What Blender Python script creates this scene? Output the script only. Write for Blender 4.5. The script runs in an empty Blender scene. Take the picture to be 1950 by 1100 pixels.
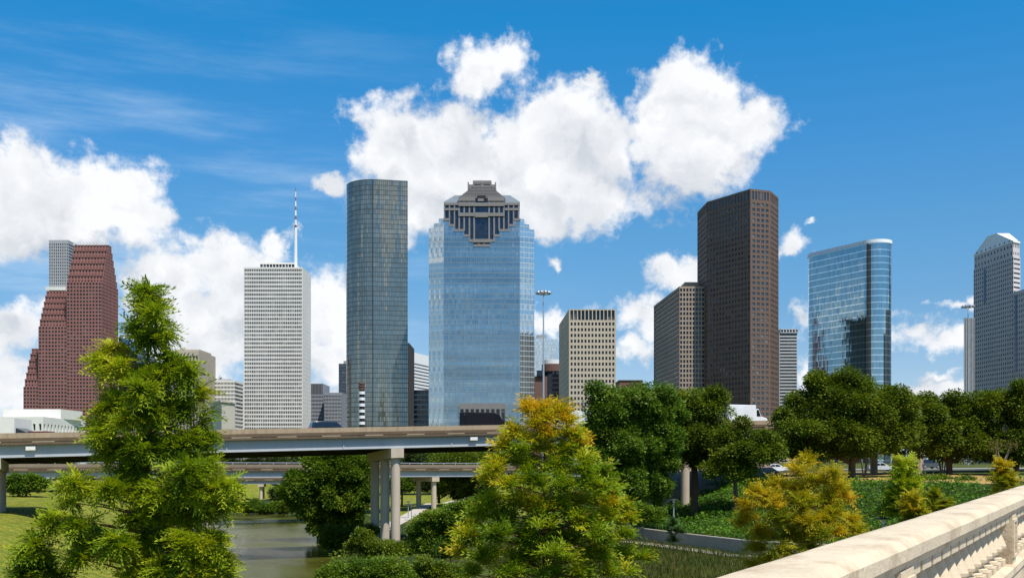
import bpy, math, random
import numpy as np
from mathutils import Vector, Matrix
random.seed(7)
RNG = np.random.default_rng(7)
S = bpy.context.scene
COL = S.collection
CZ = 12.0                      # eye height above the datum (water at 0.5)
F = 2000.0                     # focal length, in pixels of the 1950 wide photograph
def xt(px, Y): return (px - 975.0) / F * Y
def zt(py, Y): return CZ + (875.0 - py) / F * Y
def P(px, py, Y): return Vector((xt(px, Y), Y, zt(py, Y)))

# ------------------------------------------------------------------ camera
cam = bpy.data.cameras.new('camera'); cam_o = bpy.data.objects.new('camera', cam); COL.objects.link(cam_o)
cam_o.location = (0, 0, CZ); cam_o.rotation_euler = (math.radians(90), 0, 0)
cam.sensor_width = 36.0; cam.lens = 36.0 * F / 1950.0; cam.shift_y = 325.0 / 1950.0
cam.clip_start = 0.1; cam.clip_end = 30000
S.camera = cam_o
S.view_settings.view_transform = 'Standard'; S.view_settings.look = 'None'
S.view_settings.exposure = 0.20; S.view_settings.gamma = 1.0
S.cycles.max_bounces = 6; S.cycles.transparent_max_bounces = 8
S.cycles.diffuse_bounces = 3; S.cycles.glossy_bounces = 3; S.cycles.transmission_bounces = 3

# ------------------------------------------------------------------ sun and sky
SUN_EL, SUN_AZ = 61.0, 145.0     # azimuth from +Y towards +X
sun = bpy.data.lights.new('sun', 'SUN'); sun.energy = 5.0; sun.angle = math.radians(0.5); sun.color = (1.0, 0.95, 0.86)
sun_o = bpy.data.objects.new('sun', sun); COL.objects.link(sun_o)
_e, _a = math.radians(SUN_EL), math.radians(SUN_AZ)
SUN_DIR = Vector((math.sin(_a) * math.cos(_e), math.cos(_a) * math.cos(_e), math.sin(_e)))
sun_o.rotation_euler = SUN_DIR.to_track_quat('Z', 'Y').to_euler()

# cumulus puffs: where they stand in the sky, as photo pixel centre and radii, turned into azimuth / elevation
PUFFS = [(-70,380,150,115),(30,370,130,108),(130,378,130,98),(220,392,95,78),(90,440,200,42),
 (410,490,105,66),(330,525,110,55),(480,545,110,85),(530,455,34,34),(270,560,80,70),(420,590,150,62),
 (380,660,110,62),(625,590,58,70),(645,680,70,60),(560,640,70,60),(20,620,90,52),(15,715,70,62),(240,690,50,60),
 (770,275,92,90),(860,285,110,88),(800,375,130,72),(960,315,150,98),(1080,285,130,105),(1090,375,150,66),(980,400,150,52),
 (1150,250,90,60),(1305,190,98,80),(1335,245,128,82),(1410,225,85,42),(1320,318,98,66),
 (935,140,74,52),(905,172,52,24),(618,338,36,25),(1102,166,28,14),
 (1285,508,50,32),(1335,500,60,36),(1508,482,34,22),(1200,600,78,34),(1195,672,52,28),(1255,612,60,46),
 (1785,650,110,36),(1725,640,50,28),(1515,605,30,36),(1535,745,34,40),(1045,610,30,34),(1800,733,34,12),(1850,575,46,12),
 (1050,497,20,14),(1540,437,18,7),(1700,760,220,16),(100,800,200,40),(700,780,240,50)]
SKY_TINT = [(0.0,(.62,.82,1.25)),(.125,(.55,.75,1.04)),(.27,(.54,.82,1.03)),(.42,(.46,.91,1.13)),(.56,(.34,.95,1.28)),(.8,(.12,1.03,1.43)),(1.0,(.35,.98,1.35))]
def build_world():
    W = bpy.data.worlds.new('World'); S.world = W; W.use_nodes = True
    nt = W.node_tree; N = nt.nodes; L = nt.links; N.clear()
    def n(t, **k):
        x = N.new(t)
        for a, b in k.items(): setattr(x, a, b)
        return x
    def M(op, a, b=None, c=None, clamp=False):
        x = n('ShaderNodeMath', operation=op); x.use_clamp = clamp
        for i, v in enumerate((a, b, c)):
            if v is None: continue
            if isinstance(v, (int, float)): x.inputs[i].default_value = v
            else: L.new(v, x.inputs[i])
        return x.outputs[0]
    def V(op, a, b=None, c=None):
        x = n('ShaderNodeVectorMath', operation=op)
        for i, v in enumerate((a, b, c)):
            if v is None: continue
            if isinstance(v, (tuple, list)): x.inputs[i].default_value = v
            else: L.new(v, x.inputs[i])
        return x.outputs['Value'] if op == 'LENGTH' else x.outputs[0]
    def noise(vec, scale, detail, rough, dim='3D'):
        x = n('ShaderNodeTexNoise', noise_dimensions=dim)
        x.inputs['Scale'].default_value = scale; x.inputs['Detail'].default_value = detail; x.inputs['Roughness'].default_value = rough
        L.new(vec, x.inputs['Vector']); return x
    def sstep(v, lo, hi):
        x = n('ShaderNodeMapRange', interpolation_type='SMOOTHSTEP')
        L.new(v, x.inputs[0]); x.inputs[1].default_value = lo; x.inputs[2].default_value = hi
        return x.outputs[0]
    def mixc(f, a, b, bt='MIX'):
        x = n('ShaderNodeMix', data_type='RGBA', blend_type=bt)
        for i, v in ((0, f), (6, a), (7, b)):
            if isinstance(v, (int, float)): x.inputs[i].default_value = v
            elif isinstance(v, tuple): x.inputs[i].default_value = v + (1,)
            else: L.new(v, x.inputs[i])
        return x.outputs[2]
    tc = n('ShaderNodeTexCoord'); d = V('NORMALIZE', tc.outputs['Generated'])
    sep = n('ShaderNodeSeparateXYZ'); L.new(d, sep.inputs[0]); dx, dy, dz = sep.outputs
    az = M('ARCTAN2', dx, dy); el = M('ARCSINE', dz)
    sky = n('ShaderNodeTexSky', sky_type='NISHITA'); sky.sun_disc = False
    sky.sun_elevation = _e; sky.sun_rotation = _a; sky.altitude = 0; sky.air_density = 1.0; sky.dust_density = 0.4; sky.ozone_density = 2.5
    # polarised sky: deepen the blue with elevation
    ramp = n('ShaderNodeValToRGB'); L.new(M('DIVIDE', el, 0.5), ramp.inputs[0])
    cr = ramp.color_ramp
    TINT = SKY_TINT
    while len(cr.elements) < len(TINT): cr.elements.new(0.5)
    for e, (p, c) in zip(cr.elements, TINT): e.position = p; e.color = c + (1,)
    skyc = mixc(1.0, sky.outputs[0], ramp.outputs[0], 'MULTIPLY')
    # angular plane coordinates
    cmb = n('ShaderNodeCombineXYZ'); L.new(az, cmb.inputs[0]); L.new(el, cmb.inputs[1]); p = cmb.outputs[0]
    # thin cirrus streaks
    st = V('MULTIPLY', V('ADD', p, (0.0, 0.0, 0.0)), (2.0, 14.0, 1.0))
    rot = n('ShaderNodeVectorRotate', rotation_type='Z_AXIS'); rot.inputs['Angle'].default_value = 0.12; L.new(st, rot.inputs['Vector'])
    cir = noise(rot.outputs[0], 1.6, 7, 0.62)
    cirm = M('MULTIPLY', sstep(cir.outputs['Fac'], 0.42, 0.85), sstep(az, 0.12, -0.35))
    cirm = M('MULTIPLY', M('MULTIPLY', cirm, sstep(el, 0.45, 0.2)), 0.75)
    skyc = mixc(cirm, skyc, (6.2, 7.6, 9.0))
    skyc = mixc(M('MULTIPLY', sstep(el, 0.15, -0.01), 0.6), skyc, (5.6, 7.0, 8.2))      # milky air near the horizon
    # cumulus
    wrp = noise(p, 11.0, 6, 0.6); wv = V('SUBTRACT', wrp.outputs['Color'], (0.5, 0.5, 0.5))
    wr2 = noise(p, 45.0, 5, 0.6); wv2 = V('SUBTRACT', wr2.outputs['Color'], (0.5, 0.5, 0.5))
    q = V('ADD', V('ADD', p, V('MULTIPLY', wv, (0.085, 0.065, 0))), V('MULTIPLY', wv2, (0.036, 0.032, 0)))
    def field(q):
        cur = None
        for (px, py, rx, ry) in PUFFS:
            a = math.atan((px - 975) / F); c = math.cos(a); e = math.atan((875 - py) / F * c)
            ra = rx / F * c * c * 1.06; re = ry / F * c * 1.06
            v = V('LENGTH', V('MULTIPLY_ADD', q, (1 / ra, 1 / re, 0), (-a / ra, -e / re, 0)))
            v = M('MULTIPLY', M('SUBTRACT', v, 1.0), min(ra, re) * 9 + 0.25)
            cur = v if cur is None else M('SMOOTH_MIN', cur, v, 0.12)
        return M('MULTIPLY', cur, -1.0)
    dens = field(q)
    # clouds round the rest of the sky (seen only in the glass towers)
    q3 = V('MULTIPLY', p, (1.0, 2.0, 1.0))
    oth = noise(q3, 3.1, 9, 0.56)
    od = M('MULTIPLY', M('SUBTRACT', oth.outputs['Fac'], 0.57), 3.0)
    beh = sstep(dy, 0.45, 0.25)
    od = M('ADD', od, M('MULTIPLY', M('SUBTRACT', beh, 1.0), 5.0))
    dens = M('MAXIMUM', dens, od)
    fb = noise(p, 26.0, 9, 0.6)
    fb2 = noise(p, 95.0, 6, 0.62)
    dd = M('ADD', dens, M('MULTIPLY', M('SUBTRACT', fb.outputs['Fac'], 0.5), 0.95))
    dd = M('ADD', dd, M('MULTIPLY', M('SUBTRACT', fb2.outputs['Fac'], 0.5), 0.26))
    alpha = sstep(dd, -0.10, 0.24)
    # relief: billow noise against itself a step towards the sun
    def billow(v):
        a = noise(v, 11.0, 6, 0.5); return a.outputs['Fac']
    rel = M('SUBTRACT', billow(q), billow(V('ADD', q, (0.012, 0.016, 0))))
    lit = M('ADD', M('MULTIPLY', rel, 1.6), 0.66)
    big = noise(p, 6.5, 4, 0.55)
    lit = M('ADD', lit, M('MULTIPLY', M('SUBTRACT', big.outputs['Fac'], 0.5), 1.1))
    lit = M('SUBTRACT', lit, M('MULTIPLY', sstep(dens, 0.25, 0.75), 0.22))   # thick cores are greyer than rims
    upf = field(V('ADD', q, (0.008, 0.042, 0)))          # cloud overhead greys the undersides
    lit = M('SUBTRACT', lit, M('MULTIPLY', sstep(M('SUBTRACT', upf, dens), -0.05, 0.45), 0.42))
    cr2 = n('ShaderNodeValToRGB'); L.new(lit, cr2.inputs[0]); e = cr2.color_ramp.elements
    e[0].position = 0.1; e[0].color = (4.9, 5.3, 5.9, 1); e[1].position = 0.75; e[1].color = (8.7, 8.8, 8.95, 1)
    skyc = mixc(M('MULTIPLY', alpha, 0.98), skyc, cr2.outputs[0])
    bg = n('ShaderNodeBackground'); bg.inputs['Strength'].default_value = 0.1; L.new(skyc, bg.inputs[0])
    out = n('ShaderNodeOutputWorld'); L.new(bg.outputs[0], out.inputs[0])
    W.cycles.sampling_method = 'MANUAL'; W.cycles.sample_map_resolution = 512
build_world()
# ------------------------------------------------------------------ helpers
def tag(o, label=None, cat=None, group=None, kind=None):
    if label: o['label'] = label
    if cat: o['category'] = cat
    if group: o['group'] = group
    if kind: o['kind'] = kind
    return o
def empty(name, loc, label=None, cat=None, group=None):
    o = bpy.data.objects.new(name, None); COL.objects.link(o); o.location = loc; o.empty_display_size = 0.5
    return tag(o, label, cat, group)
def link(name, me, parent=None, at=None):
    """link a mesh whose coordinates are world ones, parented to an empty (its origin moved to at)"""
    o = bpy.data.objects.new(name, me); COL.objects.link(o)
    if parent is not None: o.parent = parent
    return o
def world_of(o):
    p = Vector((0, 0, 0))
    while o is not None: p = p + o.location; o = o.parent
    return p
class MB:
    def __init__(s): s.v = []; s.f = []; s.m = []; s.uv = []; s.mi = 0
    def quad(s, a, b, c, d, uv=None):
        i = len(s.v); s.v += [tuple(a), tuple(b), tuple(c), tuple(d)]; s.f.append((i, i + 1, i + 2, i + 3)); s.m.append(s.mi)
        s.uv.append(uv or ((0, 0), (1, 0), (1, 1), (0, 1)))
    def poly(s, pts, uv=None):
        i = len(s.v); s.v += [tuple(p) for p in pts]; s.f.append(tuple(range(i, i + len(pts)))); s.m.append(s.mi)
        s.uv.append(uv or tuple((p[0], p[1]) for p in pts))
    def box(s, c, size, ux=(1, 0), bottom=True):
        """box centred on c; ux = direction of its local x in plan"""
        X = Vector((ux[0], ux[1], 0)).normalized(); Y = Vector((-X.y, X.x, 0)); Z = Vector((0, 0, 1))
        s.obox(Vector(c), X * size[0] / 2, Y * size[1] / 2, Z * size[2] / 2)
    def obox(s, c, X, Y, Z):
        p = lambda a, b, d: c + X * a + Y * b + Z * d
        lx, ly, lz = X.length * 2, Y.length * 2, Z.length * 2
        for (A, B, D, w, h) in ((X, Z, -Y, lx, lz), (-X, Z, Y, lx, lz), (Y, Z, X, ly, lz), (-Y, Z, -X, ly, lz), (X, Y, Z, lx, ly), (X, -Y, -Z, lx, ly)):
            o = c + D; s.quad(o - A - B, o + A - B, o + A + B, o - A + B, ((0, 0), (w, 0), (w, h), (0, h)))
    def bx(s, x0, x1, y0, y1, z0, z1): s.box(((x0 + x1) / 2, (y0 + y1) / 2, (z0 + z1) / 2), (x1 - x0, y1 - y0, z1 - z0))
    def prism(s, pts, z0, z1, cap=True, floor=False, side=True):
        """pts counter-clockwise seen from above; z0/z1 numbers or one per point"""
        n = len(pts); u = 0.0
        zz0 = z0 if isinstance(z0, (list, tuple)) else [z0] * n
        zz1 = z1 if isinstance(z1, (list, tuple)) else [z1] * n
        if side:
            for i in range(n):
                a, b = pts[i], pts[(i + 1) % n]; j = (i + 1) % n
                w = math.hypot(b[0] - a[0], b[1] - a[1])
                s.quad((a[0], a[1], zz0[i]), (b[0], b[1], zz0[j]), (b[0], b[1], zz1[j]), (a[0], a[1], zz1[i]), ((u, zz0[i]), (u + w, zz0[j]), (u + w, zz1[j]), (u, zz1[i])))
                u += w
        if cap: s.poly([(p[0], p[1], z) for p, z in zip(pts, zz1)])
        if floor: s.poly([(p[0], p[1], z) for p, z in reversed(list(zip(pts, zz0)))])
    def tube(s, path, rad, n=8, cap=True):
        path = [Vector(p) for p in path]; rings = []
        for i, p in enumerate(path):
            d = (path[min(i + 1, len(path) - 1)] - path[max(i - 1, 0)]).normalized()
            a = d.orthogonal().normalized() if i == 0 else (rings_a - d * rings_a.dot(d)).normalized()
            rings_a = a; b = d.cross(a)
            r = rad[i] if isinstance(rad, (list, tuple)) else rad
            rings.append([p + (a * math.cos(t) + b * math.sin(t)) * r for t in (2 * math.pi * k / n for k in range(n))])
        base = len(s.v)
        for R in rings: s.v += [tuple(q) for q in R]
        for i in range(len(rings) - 1):
            for k in range(n):
                k2 = (k + 1) % n
                s.f.append((base + i * n + k, base + i * n + k2, base + (i + 1) * n + k2, base + (i + 1) * n + k)); s.m.append(s.mi)
                s.uv.append(((k / n, i), ((k + 1) / n, i), ((k + 1) / n, i + 1), (k / n, i + 1)))
        if cap:
            s.poly(list(reversed(rings[0]))); s.poly(rings[-1])
    def lathe(s, c, prof, n=16):
        c = Vector(c); s.tube([c + Vector((0, 0, z)) for r, z in prof], [max(r, 1e-3) for r, z in prof], n)
    def build(s, name, mats, parent=None, smooth=False, weld=False):
        me = bpy.data.meshes.new(name)
        off = world_of(parent) if parent is not None else Vector((0, 0, 0))
        if parent is None:
            xs = np.array(s.v); off = Vector(((xs[:, 0].min() + xs[:, 0].max()) / 2, (xs[:, 1].min() + xs[:, 1].max()) / 2, xs[:, 2].min()))
        vs = np.array(s.v, dtype=float) - np.array(off)
        me.from_pydata(vs.tolist(), [], s.f)
        uvl = me.uv_layers.new(name='UVMap')
        uvl.data.foreach_set('uv', np.array([c for f in s.uv for c in f], dtype=np.float32).ravel())
        if not isinstance(mats, (list, tuple)): mats = [mats]
        for m in mats: me.materials.append(m)
        if len(mats) > 1: me.polygons.foreach_set('material_index', s.m)
        if smooth: me.polygons.foreach_set('use_smooth', [True] * len(s.f))
        me.update()
        o = link(name, me, parent)
        if parent is None: o.location = off
        if weld:
            import bmesh
            bm = bmesh.new(); bm.from_mesh(me); bmesh.ops.remove_doubles(bm, verts=bm.verts, dist=1e-4); bm.to_mesh(me); bm.free()
        return o
def smooth_by_angle(o, deg=35):
    me = o.data; me.polygons.foreach_set('use_smooth', [True] * len(me.polygons))
    try: me.set_sharp_from_angle(angle=math.radians(deg))
    except Exception: pass
def np_mesh(name, V, Q, mat, parent=None, tint=None):
    """V (n,3) world coordinates, Q (m,4)"""
    off = np.array(world_of(parent)) if parent is not None else np.array((V[:, 0].mean(), V[:, 1].mean(), V[:, 2].min()))
    me = bpy.data.meshes.new(name); n, m = len(V), len(Q)
    me.vertices.add(n); me.vertices.foreach_set('co', (V - off).astype(np.float32).ravel())
    k = Q.shape[1]
    me.loops.add(m * k); me.loops.foreach_set('vertex_index', Q.astype(np.int32).ravel())
    me.polygons.add(m); me.polygons.foreach_set('loop_start', np.arange(0, m * k, k, dtype=np.int32))
    me.update(calc_edges=True)
    if tint is not None:
        at = me.attributes.new('tint', 'FLOAT', 'FACE'); at.data.foreach_set('value', tint.astype(np.float32))
    me.materials.append(mat)
    o = link(name, me, parent)
    if parent is None: o.location = Vector(off)
    return o
def dup(root, loc, label=None, group=None, rotz=None, scale=None):
    """a copy of a thing and of its parts and sub-parts, sharing mesh data"""
    r = root.copy(); COL.objects.link(r); r.location = loc
    if rotz is not None: r.rotation_euler = (0, 0, rotz)
    if scale is not None: r.scale = scale
    if label: r['label'] = label
    if group: r['group'] = group
    for ch in list(root.children):
        c = ch.copy(); COL.objects.link(c); c.parent = r
        for g in list(ch.children):
            d = g.copy(); COL.objects.link(d); d.parent = c
    return r

# ------------------------------------------------------------------ materials
def newmat(name):
    m = bpy.data.materials.new(name); m.use_nodes = True
    nt = m.node_tree; nt.nodes.clear(); return m, nt
class NT:
    def __init__(s, nt): s.nt = nt; s.N = nt.nodes; s.L = nt.links
    def n(s, t, **k):
        x = s.N.new(t)
        for a, b in k.items(): setattr(x, a, b)
        return x
    def put(s, sock, v):
        if v is None: return
        if hasattr(v, 'links') or isinstance(v, bpy.types.NodeSocket): s.L.new(v, sock)
        elif isinstance(v, (tuple, list)) and len(v) == 3 and sock.type == 'RGBA': sock.default_value = tuple(v) + (1,)
        else: sock.default_value = v
    def math(s, op, a, b=None, c=None, clamp=False):
        x = s.n('ShaderNodeMath', operation=op); x.use_clamp = clamp
        for i, v in enumerate((a, b, c)): s.put(x.inputs[i], v)
        return x.outputs[0]
    def vec(s, op, a, b=None):
        x = s.n('ShaderNodeVectorMath', operation=op); s.put(x.inputs[0], a); s.put(x.inputs[1], b); return x.outputs[0]
    def mix(s, f, a, b, bt='MIX'):
        x = s.n('ShaderNodeMix', data_type='RGBA', blend_type=bt); s.put(x.inputs[0], f); s.put(x.inputs[6], a); s.put(x.inputs[7], b); return x.outputs[2]
    def noise(s, vec, scale, detail=5, rough=0.55):
        x = s.n('ShaderNodeTexNoise'); s.put(x.inputs['Vector'], vec); x.inputs['Scale'].default_value = scale
        x.inputs['Detail'].default_value = detail; x.inputs['Roughness'].default_value = rough; return x.outputs['Fac']
    def remap(s, v, a, b, c=0.0, d=1.0, smooth=False):
        x = s.n('ShaderNodeMapRange'); s.put(x.inputs[0], v)
        if smooth: x.interpolation_type = 'SMOOTHSTEP'
        for i, q in enumerate((a, b, c, d)): x.inputs[i + 1].default_value = q
        return x.outputs[0]
    def bsdf(s, **k):
        b = s.n('ShaderNodeBsdfPrincipled')
        for a, v in k.items(): s.put(b.inputs[a.replace('_', ' ')], v)
        o = s.n('ShaderNodeOutputMaterial'); s.L.new(b.outputs[0], o.inputs[0]); return b
def scl(c, k): return tuple(x * k for x in c)
def surf(name, col, var=0.25, scale=0.35, rough=0.85, streak=0.0, bump=0.0, metallic=0.0, fine=4.0, dirt=None, spec=0.3):
    """weathered matt surface: broad stains, fine grain, optional rain streaks"""
    m, nt = newmat(name); t = NT(nt)
    tc = t.n('ShaderNodeTexCoord').outputs['Object']
    a = t.noise(tc, scale, 6, 0.6); b = t.noise(tc, scale * fine * 3, 4, 0.6)
    f = t.math('ADD', t.math('MULTIPLY', a, 0.65), t.math('MULTIPLY', b, 0.35))
    c = t.mix(t.remap(f, 0.3, 0.7), scl(col, 1 - var), scl(col, 1 + var * 0.6))
    if streak:
        sv = t.vec('MULTIPLY', tc, (1.0, 1.0, 0.06)); sn = t.noise(sv, scale * 6, 5, 0.65)
        c = t.mix(t.math('MULTIPLY', t.remap(sn, 0.5, 0.75), streak), c, dirt or scl(col, 0.35))
    bs = t.bsdf(Base_Color=c, Roughness=rough, Metallic=metallic)
    bs.inputs['Specular IOR Level'].default_value = spec
    if bump:
        bn = t.n('ShaderNodeBump'); bn.inputs['Strength'].default_value = bump; bn.inputs['Distance'].default_value = 0.05
        t.L.new(b, bn.inputs['Height']); t.L.new(bn.outputs[0], bs.inputs['Normal'])
    return m
def glossy(name, col, rough=0.08, metallic=0.0, spec=0.6, coat=0.0, jitter=None):
    m, nt = newmat(name); t = NT(nt)
    tc = t.n('ShaderNodeTexCoord').outputs['Object']
    nz = t.noise(tc, 0.6, 4); c = t.mix(nz, scl(col, 0.75), scl(col, 1.25))
    bs = t.bsdf(Base_Color=c, Roughness=rough, Metallic=metallic); bs.inputs['Specular IOR Level'].default_value = spec
    bs.inputs['Coat Weight'].default_value = coat
    if jitter:
        g = t.n('ShaderNodeNewGeometry')
        oi = t.n('ShaderNodeTexWhiteNoise', noise_dimensions='3D')
        sn = t.vec('SNAP', g.outputs['Position'], (3.7, 3.7, 3.7)); t.L.new(sn, oi.inputs['Vector'])
        t.L.new(t.mix(t.math('MULTIPLY', t.math('GREATER_THAN', oi.outputs['Value'], .7), t.math('FRACT', t.math('MULTIPLY', oi.outputs['Value'], 37.0))), c, (.16, .155, .14)), bs.inputs['Base Color'])   # blinds drawn here and there
        off = t.vec('MULTIPLY', t.vec('SUBTRACT', oi.outputs['Color'], (0.5, 0.5, 0.5)), (jitter, jitter, jitter))
        t.L.new(t.vec('NORMALIZE', t.vec('ADD', g.outputs['Normal'], off)), bs.inputs['Normal'])
    return m
def curtain(name, glass, mull, pw, ph, lw=0.12, lh=0.16, jitter=0.02, rough=0.04, metallic=0.9, var=0.2, bands=None, wave=0.0, wsc=(0.07, 0.16, 1.0), rowvar=0.0):
    """glass curtain wall on UVs in metres: panes pw x ph, mullions, each pane tilted a hair so reflections break up"""
    m, nt = newmat(name); t = NT(nt)
    uv = t.n('ShaderNodeTexCoord').outputs['UV']
    sep = t.n('ShaderNodeSeparateXYZ'); t.L.new(uv, sep.inputs[0]); u, v = sep.outputs[0], sep.outputs[1]
    fu = t.math('FRACT', t.math('DIVIDE', u, pw)); fv = t.math('FRACT', t.math('DIVIDE', v, ph))
    mu = t.math('LESS_THAN', fu, lw); mv = t.math('LESS_THAN', fv, lh); mm = t.math('MAXIMUM', mu, mv)
    cell = t.n('ShaderNodeCombineXYZ'); t.L.new(t.math('FLOOR', t.math('DIVIDE', u, pw)), cell.inputs[0]); t.L.new(t.math('FLOOR', t.math('DIVIDE', v, ph)), cell.inputs[1])
    wn = t.n('ShaderNodeTexWhiteNoise', noise_dimensions='2D'); t.L.new(cell.outputs[0], wn.inputs['Vector'])
    gc = t.mix(wn.outputs['Value'], scl(glass, 1 - var), scl(glass, 1 + var))
    if rowvar:
        rn = t.n('ShaderNodeTexNoise'); rn.inputs['Scale'].default_value = 1.0; rn.inputs['Detail'].default_value = 4; rn.inputs['Roughness'].default_value = .7
        t.L.new(t.vec('MULTIPLY', uv, (0.006, 0.11, 1.0)), rn.inputs['Vector']); gc = t.mix(1.0, gc, t.mix(t.remap(rn.outputs['Fac'], .3, .7), (1 - rowvar,) * 3, (1 + rowvar * .6,) * 3), 'MULTIPLY')
    if bands:
        per, frac, bc = bands
        bm = t.math('LESS_THAN', t.math('FRACT', t.math('DIVIDE', v, per)), frac); gc = t.mix(bm, gc, bc)
    c = t.mix(mm, gc, mull)
    bs = t.bsdf(Base_Color=c, Metallic=t.math('MULTIPLY', t.math('SUBTRACT', 1.0, mm), metallic), Roughness=t.remap(mm, 0, 1, rough, 0.4))
    g = t.n('ShaderNodeNewGeometry')
    off = t.vec('MULTIPLY', t.vec('SUBTRACT', wn.outputs['Color'], (0.5, 0.5, 0.5)), (jitter, jitter, jitter))
    if wave:
        wv = t.n('ShaderNodeTexNoise'); wv.inputs['Scale'].default_value = 1.0; wv.inputs['Detail'].default_value = 3
        t.L.new(t.vec('MULTIPLY', uv, wsc), wv.inputs['Vector'])
        off = t.vec('ADD', off, t.vec('MULTIPLY', t.vec('SUBTRACT', wv.outputs['Color'], (0.5, 0.5, 0.5)), (wave, wave, wave)))
    t.L.new(t.vec('NORMALIZE', t.vec('ADD', g.outputs['Normal'], off)), bs.inputs['Normal'])
    return m
def leafmat(name, cols, trans=0.35, scale=0.5, rough=0.55):
    """cols: ramp of leaf colours driven by the per-leaf 'tint' plus a broad noise"""
    m, nt = newmat(name); t = NT(nt)
    at = t.n('ShaderNodeAttribute'); at.attribute_name = 'tint'
    tc = t.n('ShaderNodeTexCoord').outputs['Object']; nz = t.noise(tc, scale, 3)
    f = t.math('ADD', at.outputs['Fac'], t.math('MULTIPLY', t.math('SUBTRACT', nz, 0.5), 0.5), clamp=True)
    r = t.n('ShaderNodeValToRGB'); t.L.new(f, r.inputs[0]); e = r.color_ramp.elements
    while len(e) < len(cols): e.new(0.5)
    for i, (x, c) in enumerate(zip(e, cols)): x.position = i / (len(cols) - 1); x.color = tuple(c) + (1,)
    d = t.n('ShaderNodeBsdfPrincipled'); t.L.new(r.outputs[0], d.inputs['Base Color']); d.inputs['Roughness'].default_value = rough; d.inputs['Specular IOR Level'].default_value = 0.2
    tr = t.n('ShaderNodeBsdfTranslucent')
    t.L.new(t.mix(1.0, r.outputs[0], (1.15, 1.1, 0.5), 'MULTIPLY'), tr.inputs['Color'])
    mx = t.n('ShaderNodeMixShader'); mx.inputs[0].default_value = trans
    t.L.new(d.outputs[0], mx.inputs[1]); t.L.new(tr.outputs[0], mx.inputs[2])
    o = t.n('ShaderNodeOutputMaterial'); t.L.new(mx.outputs[0], o.inputs[0]); return m

# ------------------------------------------------------------------ facades with recessed windows
def facade(mb, wins, p0, p1, z0, z1, nc, nr, wf=0.6, hf=0.6, rec=0.5, mu=0.0, mt=0.0, mb_=0.0, shift=0.0):
    """wall sheet p0->p1 (left to right seen from outside) with nc x nr recessed openings; the openings go to wins"""
    p0 = Vector((p0[0], p0[1], 0)); p1 = Vector((p1[0], p1[1], 0)); d = p1 - p0; Lw = d.length; d.normalize(); n = Vector((d.y, -d.x, 0))
    cw = (Lw - 2 * mu) / nc; ch = (z1 - z0 - mt - mb_) / nr; w = cw * wf; h = ch * hf
    def q(u, z, dep=0.0): return p0 + d * u - n * dep + Vector((0, 0, z))
    def face(u0, u1, a, b):
        mb.quad(q(u0, a), q(u1, a), q(u1, b), q(u0, b), ((u0, a), (u1, a), (u1, b), (u0, b)))
    us = [(mu + cw * (i + 0.5) - w / 2, mu + cw * (i + 0.5) + w / 2) for i in range(nc)]
    prev = z0
    for r in range(nr):
        a = z0 + mb_ + ch * (r + 0.5 + shift) - h / 2; b = a + h
        face(0, Lw, prev, a); prev = b
        pu = 0.0
        for (u0, u1) in us:
            face(pu, u0, a, b); pu = u1
            mb.quad(q(u0, a), q(u0, a, rec), q(u0, b, rec), q(u0, b)); mb.quad(q(u1, a, rec), q(u1, a), q(u1, b), q(u1, b, rec))
            mb.quad(q(u0, a), q(u1, a), q(u1, a, rec), q(u0, a, rec)); mb.quad(q(u0, b, rec), q(u1, b, rec), q(u1, b), q(u0, b))
            wins.append((q((u0 + u1) / 2, (a + b) / 2, rec), d.copy(), w, h))
        face(pu, Lw, a, b)
    face(0, Lw, prev, z1)
def pane_mesh(name, d, w, h, mat):
    me = bpy.data.meshes.new(name); X = d * (w / 2); Z = Vector((0, 0, h / 2))
    me.from_pydata([tuple(-X - Z), tuple(X - Z), tuple(X + Z), tuple(-X + Z)], [], [(0, 1, 2, 3)]); me.materials.append(mat); me.update(); return me
def windows(root, wins, mat, most=100, name='window', label=None):
    """the openings that show largest become one pane object each, the rest one 'stuff' mesh"""
    off = world_of(root)
    def key(w):
        c, d, ww, hh = w; py = 875 - (c.z - CZ) / c.y * F
        n = Vector((d.y, -d.x, 0)); vis = max(0.0, -(n.x * c.x + n.y * c.y) / math.hypot(c.x, c.y))
        return -(round(vis * ww * hh / c.y ** 2 * 1e6, 1) * (1.0 if py < 800 else 0.05)), -c.z
    ws = sorted(wins, key=key); cache = {}
    for (c, d, w, h) in ws[:most]:
        k = (round(d.x, 3), round(d.y, 3), round(w, 2), round(h, 2))
        if k not in cache: cache[k] = pane_mesh(name, d, w, h, mat)
        o = bpy.data.objects.new(name, cache[k]); COL.objects.link(o); o.parent = root; o.location = c - off
    if len(ws) > most:
        mb = MB()
        for (c, d, w, h) in ws[most:]:
            X = d * (w / 2); Z = Vector((0, 0, h / 2)); mb.quad(c - X - Z, c + X - Z, c + X + Z, c - X + Z)
        o = mb.build(name, mat, root); o['kind'] = 'stuff'
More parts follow.
